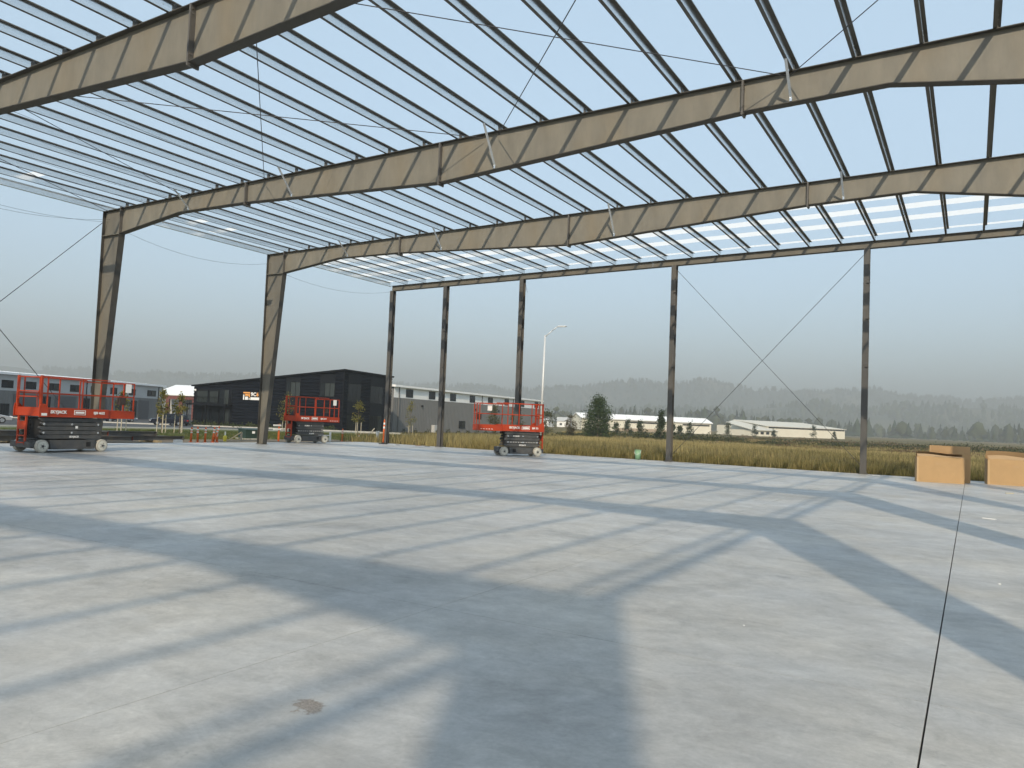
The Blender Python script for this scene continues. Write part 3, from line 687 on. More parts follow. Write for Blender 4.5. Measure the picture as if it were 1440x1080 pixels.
# the front must face +x (toward the camera): local -y points to the right of the wall direction
vribs(Lg, 0, Z(5.0), .6, .05).build('front_wall', M_grey_wall, lg)
MB().box(0, Lg, -.03, .02, Z(5.0), Z(6.95)).build('white_band', M_offwhite, lg)
MB().box(.02, Lg-.02, .025, Dg, 0, Z(6.9)).build('body', M_grey_wall, lg)
MB().hexa([(-.5, -.6, Z(6.96)), (Lg+.5, -.6, Z(6.96)), (Lg+.5, Dg+.5, Z(8.0)), (-.5, Dg+.5, Z(8.0)), (-.5, -.6, Z(7.34)), (Lg+.5, -.6, Z(7.34)), (Lg+.5, Dg+.5, Z(8.4)), (-.5, Dg+.5, Z(8.4))]).build('roof', M_roof_white, lg)
for a in (4.0, 12.5, 21.2, 30.1, 39.2, 48.2, 57.6, 66.9): window(lg, a, a+2.5, Z(5.2), Z(6.75), -.03, M_glass, 1)
for a in (1.6, 36.1, 53.2, 70.6): MB().box(a-.09, a+.09, -.20, -.06, 0, Z(6.95)).build('downpipe', M_grey_wall, lg)
window(lg, 25.5, 28.3, Z(-.5), Z(1.1), -.052, [M_glass, M_glass_blind], 2)
for a in (10.0, 33.0, 45.0): MB().box(a-.2, a+.2, -.28, -.06, Z(3.6), Z(3.9)).build('wall_light', M_dark_trim, lg)
MB().box(14.0, 15.4, -.8, -.06, 0.0, 1.5).build('utility_cabinet', M_grey_light, lg)

# left grey building
A, Ll = wall_frame((-140.2, 60.6), (-160.3, 113.2))
gl = empty('grey_industrial_building', (-140.2, 60.6, -1.5), A, 'grey two storey industrial units with white roof and a window row at far left', 'building')
Z = lambda z: z+1.5
u0 = math.hypot(-144+140.2, 70.5-60.6); Ll = u0+45.7; X0 = -34
sh = vribs(Ll-X0, 0, Z(3.3), .55, .05); sh.v = [(x+X0, y, z) for x, y, z in sh.v]; sh.build('front_wall', M_grey_wall, gl)
MB().box(X0, Ll, -.04, .02, Z(3.3), Z(6.0)).build('upper_band', M_grey_light, gl)
for k in range(5): MB().box(X0, Ll, -.055, -.0405, Z(3.6+k*.48), Z(3.66+k*.48)).build('band_rib', M_grey_light, gl)
MB().box(X0, Ll-.02, .025, 22, 0, Z(6.1)).build('body', M_grey_wall, gl)
MB().hexa([(X0, -.6, Z(6.05)), (Ll+.4, -.6, Z(6.05)), (Ll+.4, 22, Z(7.2)), (X0, 22, Z(7.2)), (X0, -.6, Z(6.45)), (Ll+.4, -.6, Z(6.45)), (Ll+.4, 22, Z(7.6)), (X0, 22, Z(7.6))]).build('roof', M_roof_white, gl)
for a, b in ((-11, -8.4), (-5.4, -2.8), (.05, 2.6), (5.4, 7.8), (10.8, 13.4), (16.3, 19.0), (22, 24.2), (27.8, 29.9), (33.7, 35.9), (40, 43.1)):
    window(gl, u0+a, u0+b, Z(3.75), Z(5.1), -.04, [M_glass, M_glass_blind] if a in (10.8, 16.3, 40) else M_glass, 2)
def roller(a, b, zb, zt_):
    d = MB()
    n = int((zt_-zb)/.22)
    for k in range(n): z = zb+k*(zt_-zb)/n; d.hexa([(a, -.10, z), (b, -.10, z), (b, -.052, z), (a, -.052, z), (a, -.12, z+(zt_-zb)/n-.02), (b, -.12, z+(zt_-zb)/n-.02), (b, -.052, z+(zt_-zb)/n-.02), (a, -.052, z+(zt_-zb)/n-.02)])
    d.build('roller_door', mat('roller_grey', (0.11, 0.11, 0.115), 0.6), gl)
roller(u0+12.5, u0+18, 0.02, Z(2.8)); roller(u0+37.2, u0+40.8, .02, Z(2.75)); roller(u0+23, u0+27, .02, Z(2.75)); roller(u0+2.8, u0+8.0, .02, Z(2.75))
for a in (0.1, 9.6, 20, 29.6, 34.6): window(gl, u0+a, u0+a+1.9, .05, Z(1.0 if a < 1 else 2.6), -.052, M_glass, 2)
for a in (-1, 9, 20.8, 32.2, 44): MB().box(u0+a-.08, u0+a+.08, -.18, -.06, 0, Z(6.0)).build('downpipe', M_dark_trim, gl)

# white roofed shed between them, red brown posts
A = math.atan2(123.8-120, -163.6+170.1)
rs = empty('white_roof_shed', (-172.0, 119.0, -1.5), A, 'white roofed open shed with red brown pillars behind the parked dark cars', 'shed')
MB().hexa([(0, -.5, 5.9), (13, -.5, 5.9), (13, 12, 8.6), (0, 12, 8.6), (0, -.5, 6.15), (13, -.5, 6.15), (13, 12, 8.85), (0, 12, 8.85)]).build('roof', M_roof_white, rs)
MB().box(0, 13, -.3, -.1, 5.0, 5.9).build('fascia', M_redbrown, rs)
for x in (.4, 3.6, 6.8, 10.0, 12.6): MB().box(x-.4, x+.4, -.3, .5, 0, 5.0).build('pillar', M_redbrown, rs)
MB().box(0, 13, 9, 9.3, 0, 8.0).build('back_wall', M_grey_light, rs)
for k in range(4): window(rs, .9+k*3.2, 3.0+k*3.2, 1.2, 4.4, 9.0, [M_offwhite], 2, fmat=M_redbrown, nz=2)

# far white warehouses
A, L1 = wall_frame((-177, 372), (-127, 436.6))
f1 = empty('white_warehouse', (-177, 372, -1.6), A, 'long white warehouse with dark window strips behind the large round tree', 'warehouse')
Z = lambda z: z+1.6
vribs(L1, 0, Z(4.4), 1.2, .06).build('front_wall', M_cream, f1)
MB().box(.05, L1-.05, .02, 12, 0, Z(4.35)).build('body', M_cream, f1)
MB().prism([(-.8, Z(4.35)), (6, Z(7.0)), (12.8, Z(4.35)), (12.8, Z(4.7)), (6, Z(7.4)), (-.8, Z(4.75))], 'x', -.6, L1+.6).build('roof', M_roof_white, f1)
MB().prism([(0, Z(4.3)), (12, Z(4.3)), (6, Z(6.9))], 'x', 0, .2).build('gable', M_cream, f1)
for a, b, z0, z1 in ((26, 46.5, 2.9, 3.7), (62.7, 80.5, 2.8, 3.6)): window(f1, a, b, Z(z0), Z(z1), -.06, [M_glass, M_glass_blind], 8)
MB().box(20, 52, -.16, -.065, 0, Z(.1)).build('base_course', M_brick, f1)
MB().box(L1-.1, L1+.15, -.1, 12, 0, Z(.6)).build('base_course', M_brick, f1)
A, L2 = wall_frame((-114.2, 444.5), (-69, 529.4))
f2 = empty('cream_warehouse', (-114.2, 444.5, -1.7), A, 'low cream warehouse with wide pale roof at the edge of the field', 'warehouse')
Z = lambda z: z+1.7
vribs(71, 0, Z(3.5), 1.2, .06); q = vribs(71, 0, Z(3.3), 1.2, .06); q.v = [(x+25.2, y, z) for x, y, z in q.v]; q.build('front_wall', M_cream, f2)
MB().box(25.3, 96.1, .02, 40, 0, Z(4.3)).build('body', M_cream, f2)
window(f2, 25.6, 95.8, Z(3.2), Z(4.15), .015, [M_glass, M_glass, M_glass_blind], 24, fmat=M_cream)
MB().hexa([(24.5, -.8, Z(4.25)), (97, -.8, Z(4.25)), (88, 26, Z(7.6)), (24.5, 26, Z(7.6)), (24.5, -.8, Z(4.5)), (97, -.8, Z(4.5)), (88, 26, Z(7.85)), (24.5, 26, Z(7.85))]).build('roof', M_cream_roof, f2)
MB().box(4.5, 25.1, -7, 12, 0, Z(1.9)).build('office_wing', M_cream, f2)
MB().hexa([(3.5, -8, Z(1.7)), (25.8, -8, Z(1.7)), (25.8, 26, Z(7.4)), (3.5, 12, Z(5.6)), (3.5, -8, Z(1.95)), (25.8, -8, Z(1.95)), (25.8, 26, Z(7.7)), (3.5, 12, Z(5.9))]).build('wing_roof', M_cream_roof, f2)
for a in (6.5, 11, 15.5, 20): window(f2, a, a+2.6, Z(-.4), Z(1.0), -7.0, M_glass, 2)

# ------------------------------------------------------------------ kerbs
def kerb(name, a, b, wd, h, label):
    n = 14; mb = MB(); d = Vector((b[0]-a[0], b[1]-a[1])).normalized(); nn = Vector((-d.y, d.x))*wd/2
    for i in range(n):
        p = [a[k]+(b[k]-a[k])*i/n for k in (0, 1)]; q = [a[k]+(b[k]-a[k])*(i+1)/n for k in (0, 1)]
        z0, z1 = gz(*p), gz(*q)
        mb.hexa([(p[0]-nn.x, p[1]-nn.y, z0-.1), (q[0]-nn.x, q[1]-nn.y, z1-.1), (q[0]+nn.x, q[1]+nn.y, z1-.1), (p[0]+nn.x, p[1]+nn.y, z0-.1),
                 (p[0]-nn.x, p[1]-nn.y, z0+h), (q[0]-nn.x, q[1]-nn.y, z1+h), (q[0]+nn.x, q[1]+nn.y, z1+h), (p[0]+nn.x, p[1]+nn.y, z0+h)])
    return tag(mb.build(name, M_kerb), label, kind='structure')
kerb('kerb', (-150, 70.4), (-70, 87.8), .5, .26, 'pale concrete kerb in front of the charcoal building')
kerb('kerb', (-63.2, -25), (-75.6, 84), .3, .16, 'low kerb between the lawn and the car park')
kerb('footpath', (-70, 87.9), (-90, 175), 1.2, .06, 'pale footpath before the long grey building')

# ------------------------------------------------------------------ street lamp
lz = gz(-25.8, 47.66)
lp = empty('street_lamp', (-25.8, 47.66, lz), 0, 'tall pale street lamp with a bent arm behind the right-hand lift', 'street lamp')
MB().tube((0, 0, 0), (.13, -.1, 7.9), .095, .055, 14).build('pole', M_galvpost, lp, True)
MB().box(-.2, .2, -.2, .2, -.1, .06).tube((0, 0, .06), (0, 0, .3), .14, .1, 12).build('base', M_galvpost, lp)
MB().path([(.13, -.1, 7.78), (.60, .03, 8.22), (.92, .12, 8.47), (1.05, .16, 8.51)], .032, 8).build('arm', M_galvpost, lp, True)
bevel(MB().hexa([(1.0, .06, 8.48), (1.62, .12, 8.50), (1.62, .30, 8.50), (1.0, .28, 8.48), (1.0, .08, 8.57), (1.6, .14, 8.56), (1.6, .28, 8.56), (1.0, .26, 8.57)]).build('lamp_head', M_galvpost, lp), .02)
MB().box(1.15, 1.55, .12, .26, 8.47, 8.49).build('lens', M_white, lp)

# ------------------------------------------------------------------ cardboard boxes on the slab edge
def carton(loc, rz, L, W_, H_, flaps, label):
    t = empty('cardboard_box', loc, rz, label, 'box', 'cardboard boxes at the slab edge'); th = .012
    b = MB(); hl, hw = L/2, W_/2
    jig = lambda s: [(-hl+L*i/8, H_+s*(.012*math.sin(i*1.9+L*3)+.01*math.sin(i*.8))) for i in range(9)]
    for y0, y1 in ((-hw, -hw+th), (hw-th, hw)):
        top = jig(1); b.prism([(-hl, 0), (hl, 0)] + top[::-1], 'y', y0, y1)
    b.box(-hl, -hl+th, -hw+th, hw-th, 0, H_-.005).box(hl-th, hl, -hw+th, hw-th, 0, H_-.004).box(-hl+th, hl-th, -hw+th, hw-th, 0.001, th)
    b.build('carton_body', M_card, t)
    MB().box(-hl*.2, hl*.0, -hw-.0035, -hw-.0005, H_*.70, H_*.77).build('hand_hole', M_card_in, t)
    MB().box(-hl*.99, -hl*.93, -hw-.002, -hw-.0004, .02, H_*.96).build('tape_seam', mat('packing_tape', (0.47, 0.33, 0.18), 0.35), t)
    for side, ang in flaps:
        fl = MB(); fh = W_/2*.9
        if side in 'fb':
            s = -1 if side == 'f' else 1; y = s*hw
            pts = [(-hl+.02+i*(L-.04)/6) for i in range(7)]
            for x0, x1 in zip(pts[:-1], pts[1:]):
                def e(x, k): a = R(ang+7*math.sin(x*3)); return (x, y+s*math.cos(a)*fh*k, H_+math.sin(a)*fh*k)
                for dz in (0, .006): fl.poly([tuple(Vector(e(x0, 0))+Vector((0, 0, dz))), tuple(Vector(e(x1, 0))+Vector((0, 0, dz))), tuple(Vector(e(x1, 1))+Vector((0, 0, dz))), tuple(Vector(e(x0, 1))+Vector((0, 0, dz)))])
        else:
            s = -1 if side == 'l' else 1; x = s*hl; a = R(ang)
            fl.hexa([(x, -hw+.02, H_), (x+s*math.cos(a)*fh, -hw+.03, H_+math.sin(a)*fh), (x+s*math.cos(a)*fh, hw-.03, H_+math.sin(a)*fh), (x, hw-.02, H_),
                     (x, -hw+.02, H_+.008), (x+s*math.cos(a)*fh, -hw+.03, H_+math.sin(a)*fh+.008), (x+s*math.cos(a)*fh, hw-.03, H_+math.sin(a)*fh+.008), (x, hw-.02, H_+.008)])
        fl.build('flap', M_card_in if ang > 60 else M_card, t)
    return t
carton((-1.02, 32.42, 0), R(9), 1.52, .62, .92, (('b', 150), ('f', 168)), 'wide tan cardboard box in front of the taller box behind it')
carton((-.72, 33.22, 0), R(7), 1.30, .60, 1.05, (('f', 82), ('b', 95)), 'taller tan cardboard box with raised flaps behind the wide box')
carton((1.42, 33.80, 0), R(7), 1.95, .70, .92, (('f', 160), ('l', 195), ('b', 120)), 'tan cardboard box standing apart at the right edge')

# ------------------------------------------------------------------ small site things
def delineator(loc, h, lean, az, label, base, bands=2):
    t = empty('delineator_post', loc, az, label, 'traffic post', 'orange traffic posts'); t.rotation_euler[0] = lean
    g = MB(); ps = [(0, .050), (h*.9, .042), (h*.97, .03), (h, .012)]
    for (z0, r0), (z1, r1) in zip(ps[:-1], ps[1:]): g.tube((0, 0, z0+.02), (0, 0, z1+.02), r0, r1, 14)
    g.build('post', M_orange, t, True)
    for k in range(bands): z = h*(.62+.16*k); MB().tube((0, 0, z), (0, 0, z+h*.09), .0485, .0475, 14).build('reflective_band', M_white, t, True)
    if base:
        b = MB(); pts = [(.27*math.cos(k*math.pi/4+.39), .27*math.sin(k*math.pi/4+.39)) for k in range(8)]; b.prism(pts, 'z', 0, .035); b.tube((0, 0, .035), (0, 0, .09), .11, .06, 12)
        b.build('base', M_black, t)
    else: MB().tube((0, 0, 0), (0, 0, .04), .10, .07, 12).build('base', M_orange, t)
def on(x, y): return (x, y, gz(x, y)+.056 if x < -31 and y < 36.5 else gz(x, y)+.03)
delineator(on(-32.5, 24.62), .72, R(-2), 0, 'orange traffic post at the left end of the row, half hidden by the first one', False)
delineator(on(-32.1, 24.70), .76, R(2), 0, 'first orange traffic post of the row beside the steel stack', False)
delineator(on(-32.1, 25.12), .74, R(-1), 0, 'upright orange traffic post standing alone, second in the row', False)
delineator(on(-32.05, 25.50), .76, R(-8), 0, 'slightly tilted orange traffic post left of the strongly leaning one', False)
delineator(on(-32.15, 25.62), .86, R(-23), 0, 'strongly leaning orange traffic post', False)
delineator(on(-32.4, 26.05), .48, R(0), 0, 'short orange and white traffic post by the yellow hydrant', False)
delineator(on(-33.0, 35.7), .75, R(1), 0, 'orange traffic post with white bands right of the small lift', False)
delineator(on(-33.4, 37.6), .45, R(-6), R(30), 'short orange traffic post near the sapling', False)
delineator((-28.55, 34.2, 0.002), 1.38, R(-1.5), 0, 'tall orange traffic post on a black base at the corner column', True)
# yellow standpipe, timber brace, stakes, pipes
h = empty('yellow_hydrant', on(-33.36, 27.32), 0, 'small yellow hydrant beside a propped timber', 'hydrant')
MB().tube((0, 0, 0), (0, 0, .24), .085, .08, 12).tube((0, 0, .24), (0, 0, .31), .10, .04, 12).build('body', M_yellow, h); MB().tube((-.13, 0, .16), (.13, 0, .16), .035, n=8).build('outlet', M_yellow, h)
MB().tube((0, 0, .31), (0, 0, .50), .035, n=8).build('stem', M_white, h)
x, y, z = on(-33.3, 27.55); tb = empty('timber_prop', (x, y, z), 0, 'raw timber leaning up to a short pale stake', 'timber')
MB().bar((0, -.1, .02), (-.1, .85, .48), .08, .035).build('plank', M_wood, tb); MB().box(-.14, -.06, .80, .88, -.05, .46).build('stake', M_stake, tb)
x, y, z = on(-33.2, 37.8); tag(MB().bar((x, y, z), (x+.25, y+.75, z+.85), .07, .03).build('leaning_stake', M_stake), 'thin pale stake leaning in the lawn near the corner column', 'stake')
x, y, z = on(-32.2, 38.0); pp = empty('white_pipe', (x, y, z), 0, 'white capped pipe stub standing left of the corner column', 'pipe')
MB().tube((0, 0, -.1), (0, 0, .68), .09, n=14).build('pipe_body', M_white, pp, True); MB().tube((0, 0, .62), (0, 0, .70), .105, n=14).build('cap', M_white, pp)
x, y, z = on(-33.0, 34.6); pp = empty('white_meter_post', (x, y, z), 0, 'low white meter frame on the ground right of the small lift', 'meter post')
MB().box(-.04, .04, -.9, -.82, 0, .38).box(-.04, .04, .0, .08, 0, .55).box(-.03, .03, -.82, .0, .32, .38).build('frame', M_white, pp); MB().box(-.1, .1, -.45, -.2, .05, .22).build('meter', M_white, pp)
x, y, z = gz(-38.6, 33.6), 0, 0
tf = empty('transformer_cabinet', (-37.0, 32.2, gz(-37.0, 32.2)+.03), R(75), 'dark green transformer cabinet with two white stickers beside the column', 'cabinet')
MB().box(-.72, .72, -.62, .62, 0, .07).build('plinth', M_kerb, tf); bevel(MB().box(-.6, .6, -.5, .5, .07, .56).hexa([(-.64, -.54, .56), (.64, -.54, .56), (.64, .54, .56), (-.64, .54, .56), (-.62, -.5, .61), (.62, -.5, .61), (.62, .52, .66), (-.62, .52, .66)]).build('cabinet_body', M_transformer, tf), .015)
for s in (-.12, .22): MB().box(s-.09, s+.09, -.51, -.502, .36, .50).build('sticker', M_white, tf)
MB().box(-.006, .006, -.507, -.502, .1, .55).build('door_seam', M_black, tf)
bc = empty('barricade', on(-33.2, 30.8), R(85), 'small red and white barricade left of the small lift', 'barricade')
MB().box(-.04, .04, -.03, .03, 0, .95).build('post', M_orange, bc)
for zz in (.62, .84): MB().box(-.42, .10, -.06, -.032, zz, zz+.09).build('rail', M_white, bc)
# green tube by the slab edge
gb = empty('green_bucket', (-13.72, 35.18, 0.002), 0, 'pale green plastic bucket at the slab edge left of a post', 'bucket')
MB().tube((0, 0, 0), (0, 0, .46), .125, .15, 20).build('pail', M_green_bucket, gb, True); MB().tube((0, 0, .42), (0, 0, .455), .16, .16, 20).build('rim', M_green_bucket, gb)
MB().path([(-.16, 0, .42), (-.14, -.10, .30), (0, -.17, .22), (.14, -.10, .30), (.16, 0, .42)], .006, 5).build('bail_handle', M_white, gb)
# scraps on the slab
def scrap(x, y, L, W_, rz, mt, label):
    mb = MB(); pts = [(-L/2, -W_/2), (-L*.1, -W_*.6), (L/2, -W_*.4), (L*.46, W_/2), (0, W_*.42), (-L*.48, W_*.5)]
    mb.prism(pts, 'z', 0.001, min(.02, W_*.4)); o = mb.build('offcut', mt); o.location = (x, y, 0); o.rotation_euler[2] = rz
    tag(o, label, 'scrap', 'scraps left on the slab')
scrap(-3.29, 34.3, .26, .10, .2, M_white, 'white offcut at the slab edge right of the last post')
scrap(.32, 18.75, .26, .035, -.35, M_white, 'thin white offcut lying right of the wide joint')
scrap(.28, 10.4, .028, .02, .5, M_white, 'tiny white chip near the right edge of the floor')
scrap(1.0, 28.4, .22, .08, .3, mat('pale_yellow_scrap', (0.5, 0.45, 0.3), .8), 'pale yellow scrap in front of the right cardboard box')
scrap(-1.6, 6.6, .014, .012, .5, M_white, 'tiny white crumb in the middle of the floor')
scrap(-27.4, 34.1, .22, .12, .5, M_rod, 'dark scrap on the slab beside the tall orange post')
scrap(-26.6, 34.9, .35, .15, 1.2, mat('rust_scrap', (.2, .1, .07), .8), 'rusty brown scrap at the slab edge left of a post')
scrap(-25.75, 34.6, .25, .16, .1, M_black, 'black scrap just left of the second end post')
# stacks of steel members left of the slab
def member(x, y0, y1, z, kind, label, rz=0):
    t = empty('steel_member', (x, (y0+y1)/2, z), rz, label, 'steel member', 'steel members stacked left of the slab'); L = (y1-y0)/2
    if kind == 'I':
        MB().box(-.1, .1, -L, L, 0, .014).box(-.1, .1, -L, L, .186, .2).box(-.006, .006, -L, L, .014, .186).build('beam', M_primer_dark, t)
    else: MB().prism([(-.04, 0), (.05, 0), (.05, .01), (-.03, .01), (-.03, .19), (.05, .19), (.05, .2), (-.04, .2)], 'y', -L, L).build('channel', M_primer_dark, t)
    MB().box(-.1, .1, L, L+.012, .0, .2).build('end_plate', M_redbrown if kind == 'I' else M_primer_dark, t)
zg = gz(-32.5, 20)+.055
for k, (x, yy) in enumerate(((-32.7, 16.6), (-32.7, 19.8), (-32.7, 22.6), (-32.7, 12.6))):
    tag(MB().box(x-.75, x+.75, yy-.07, yy+.07, zg-.01, zg+.10).build('timber_bearer', M_wood), ('timber bearer under the middle of the steel stack', 'timber bearer under the steel stack, second from its right end', 'timber bearer under the right end of the steel stack', 'timber bearer under the left end of the steel stack')[k], 'timber', 'bearers under the steel')
for a in ((-32.15, 11.5, 21.3, .102, 'I', 'front lower dark steel beam of the stack'), (-32.42, 12.0, 24.1, .102, 'C', 'long lower steel channel second from the front of the stack'),
          (-32.75, 11.0, 23.4, .102, 'I', 'third lower steel beam of the stack'), (-33.1, 12.2, 22.6, .102, 'C', 'rear lower steel channel of the stack'),
          (-32.25, 12.2, 20.2, .303, 'I', 'front upper steel beam of the stack, nearest the large lift'), (-32.62, 11.4, 22.8, .303, 'C', 'long upper steel channel of the stack reaching past the others'),
          (-33.0, 12.6, 21.6, .303, 'I', 'rear upper steel beam of the stack')): member(a[0], a[1], a[2], zg+a[3]-.003, a[4], a[5])
tag(MB().box(-31.6, -31.3, 23.0, 23.28, zg-.01, zg+.17).build('white_block', M_white), 'small white block at the right end of the steel stack', 'block')

# ------------------------------------------------------------------ vehicles
def car(loc, rz, L, H_, paint, label, suv):
    t = empty('parked_car', loc, rz, label, 'car', 'cars parked before the buildings'); W_ = .9
    hh = H_
    if suv: low = [(-L/2, .35), (-L/2+.05, .95), (-L/2+.1, 1.05), (L/2-1.1, 1.08), (L/2-.15, .92), (L/2, .75), (L/2, .35)]; roof = [(-L/2+.12, 1.05), (-L/2+.4, hh-.04), (-L/2+.8, hh), (L/2-2.0, hh), (L/2-1.75, hh-.06), (L/2-1.1, 1.07)]
    else: low = [(-L/2, .32), (-L/2+.03, .85), (-L/2+.6, .93), (L/2-1.2, .93), (L/2-.2, .74), (L/2, .6), (L/2, .32)]; roof = [(-L/2+.35, .92), (-L/2+1.0, hh-.05), (-L/2+1.5, hh), (L/2-2.2, hh), (L/2-1.95, hh-.05), (L/2-1.15, .92)]
    bevel(MB().prism(low, 'y', -W_, W_).build('body', paint, t), .06, 3)
    mb = MB(); n = len(roof)
    a = [(x, -W_*.93 if z < hh-.3 else -W_*.76, z) for x, z in roof]; b = [(x, -y, z) for x, y, z in a]
    mb.poly(a); mb.poly(b[::-1])
    for i in range(n): j = (i+1) % n; mb.poly([a[i], a[j], b[j], b[i]])
    bevel(mb.build('cabin', paint, t), .04, 2)
    for s in (-1, 1):
        yb, yt = s*(W_*.93+.004), s*(W_*.77+.006); zb = 1.10 if suv else .97; zt_ = hh-.12
        xa, xb = roof[0][0]+.28, roof[-1][0]-.22; xm = (xa+xb)/2
        for p, q, dl, dr in ((xa, xm-.04, .22, 0), (xm+.04, xb, 0, .42)):
            MB().poly([(p, yb, zb), (q, yb, zb), (q-dr, yt, zt_), (p+dl, yt, zt_)]).poly([(p, yb-s*.01, zb), (q, yb-s*.01, zb), (q-dr, yt-s*.01, zt_), (p+dl, yt-s*.01, zt_)]).build('side_window', M_glass, t)
        for x in (-L/2+.85, L/2-.9):
            wv = MB().tube((x, s*(W_-.2), .33), (x, s*(W_+.015), .33), .33, n=20).build('wheel', M_black, t); MB().tube((x, s*(W_+.016), .33), (x, s*(W_+.03), .33), .2, n=14).build('rim', M_galv, wv)
        MB().box(L/2-.08, L/2+.015, s*.62-.16, s*.62+.16, .62, .78).build('headlight', M_lamp, t); MB().box(-L/2-.012, -L/2+.06, s*.68-.12, s*.68+.12, .7, .9).build('tail_light', M_tail, t)
    for x0, z0, x1, z1 in ((roof[-1][0]+.012, roof[-1][1]+.06, roof[-2][0]+.05, roof[-2][1]-.06), (roof[0][0]-.012, roof[0][1]+.08, roof[1][0]-.03, roof[1][1]-.06)):
        MB().poly([(x0, -.72, z0), (x0, .72, z0), (x1, .62, z1), (x1, -.62, z1)]).build('windscreen', M_glass, t)
    MB().box(L/2-.02, L/2+.02, -.45, .45, .45, .6).build('grille', M_black, t)
g_ = lambda x, y: (x, y, gz(x, y)+.085)
car(g_(-104.2, 74.6), R(-118), 4.7, 1.78, M_car_dark, 'dark sport utility car facing the camera left of the charcoal building', True)
car(g_(-106.6, 78.3), R(160), 4.6, 1.7, M_car_dark, 'dark car side-on against the charcoal building corner', True)
car(g_(-88.3, 42.0), R(70), 4.5, 1.45, M_car_silver, 'silver car cut by the left edge of the picture', False)
car(g_(-128.3, 79.0), R(70), 4.5, 1.45, M_car_dark, 'dark car under the platform of the large lift', False)
car(g_(-129.2, 83.6), R(70), 4.5, 1.45, M_car_blue, 'blue grey car right of the dark one behind the large lift', False)

# ------------------------------------------------------------------ vegetation
def leaf_cloud(n, centre_fn, size, tint_a, tint_b, dark=0.5):
    """n small leaf quads as two triangles each"""
    c, shade = centre_fn(n)
    a = rng.normal(size=(n, 3)); a /= np.linalg.norm(a, axis=1)[:, None]
    b = np.cross(a, rng.normal(size=(n, 3))); b /= np.linalg.norm(b, axis=1)[:, None]
    s = size*rng.uniform(.6, 1.4, (n, 1)); a = a*s; b = b*s*.6
    v = np.stack([c-a, c-b, c+a, c+b], 1).reshape(-1, 3)
    i = np.arange(n)*4; tr = np.concatenate([np.stack([i, i+1, i+2], 1), np.stack([i, i+2, i+3], 1)])
    k = rng.uniform(0, 1, (n, 1)); t = np.array(tint_a)*(1-k)+np.array(tint_b)*k; t = t*shade[:, None]
    return v, tr, np.repeat(t, 4, 0)
def tree(name, loc, H_, W_, z0, n, leaf, ta, tb, label, cat='tree', shape='oval', group=None, stakes=False, clumps=40, trunk_r=None, parent_mat=None):
    t = empty(name, loc, rng.uniform(0, 6), label, cat, group)
    tr = trunk_r or max(.03, H_*.018)
    tk = MB().tube((0, 0, -.1), (.02*H_*.3, 0, H_*.55), tr, tr*.55, 8).tube((.02*H_*.3, 0, H_*.55), (0, .01*H_, H_*.93), tr*.55, tr*.15, 6)
    for k in range(7):
        a = k*2.4; zz = z0+(H_-z0)*(.1+.1*k); rr = W_*.33*(1-.08*k)
        tk.tube((0, 0, zz), (rr*math.cos(a), rr*math.sin(a), zz+(H_-z0)*.14), tr*.35, tr*.1, 5)
    tk.build('trunk', M_bark, t)
    def rad(u):
        if shape == 'oval': return np.sqrt(np.clip(1-(2*u-.85)**2/1.35, .02, 1))
        if shape == 'cone': return np.clip(1.02-u, .04, 1)**.85
        if shape == 'flame': return np.clip(np.sin(np.pi*np.clip(u*.86+.12, 0, 1)), .05, 1)**.9
        return np.clip(1.25*(1-u**3)*(.55+.45*np.minimum(u*5, 1)), .05, 1)
    def cf(n):
        u = rng.uniform(0, 1, clumps)**.9; an = rng.uniform(0, 2*np.pi, clumps); rr = rad(u)*np.sqrt(rng.uniform(.25, 1, clumps))*W_/2
        cc = np.stack([rr*np.cos(an), rr*np.sin(an), z0+u*(H_-z0)*.95], 1); br = rng.uniform(.62, 1.25, clumps)
        k = rng.integers(0, clumps, n); sg = np.array([W_*.12, W_*.12, (H_-z0)*.07])
        return cc[k]+rng.normal(size=(n, 3))*sg, br[k]*rng.uniform(.8, 1.15, n)
    v, tri, ti = leaf_cloud(n, cf, leaf, ta, tb)
    link('crown', tri_mesh('crown', v, tri, ti, M_leaf), t)
    if stakes:
        for k in range(3): a = k*2.1; MB().tube((.35*math.cos(a), .35*math.sin(a), -.1), (.33*math.cos(a), .33*math.sin(a), 1.35), .035, n=6).build('stake', M_stake, t)
    return t
GA, GB = (.045, .075, .018), (.085, .12, .03)
YA, YB_ = (.11, .12, .025), (.22, .17, .035)
def G(x, y, d=.02): return (x, y, gz(x, y)+d)
tree('round_tree', G(-62.0, 137.6), 8.2, 4.5, .4, 9000, .13, (.030, .055, .018), (.062, .095, .030), 'large dense dark green tree standing before the white warehouse', shape='round', clumps=90)
tree('conifer', G(-51.6, 143.9), 6.2, 2.2, .3, 2600, .13, (.028, .05, .02), (.055, .08, .028), 'dark narrow conifer before the white warehouse, left of an end post', shape='cone', clumps=50)
sap = [(-57.1, 64.1, 3.6, 1.25, 'young staked tree with green crown left of the corner column', 'flame'), (-66.0, 84.6, 4.6, 1.25, 'young staked tree with yellow crown before the long grey wall', 'flame'),
       (-68.0, 64.0, 4.4, 1.5, 'young autumn-yellow tree seen through the rails of the small lift', 'flame'), (-52.0, 36.8, 3.2, .85, 'thin young tree with orange tips behind the large lift', 'flame'),
       (-52.0, 38.3, 2.9, .95, 'young staked tree left of the parked dark cars', 'flame'), (-56.0, 36.2, 3.0, 1.0, 'young tree hidden behind the right end of the large lift', 'flame')]
for x, y, H_, W_, lb, sp_ in sap: tree('sapling', G(x, y, .03), H_, W_, 1.2, 560, .075, YA if 'yellow' in lb or 'orange' in lb else (.10, .11, .03), (.27, .22, .055), lb, shape='flame', group='young staked trees', stakes=True, clumps=26, trunk_r=.035)
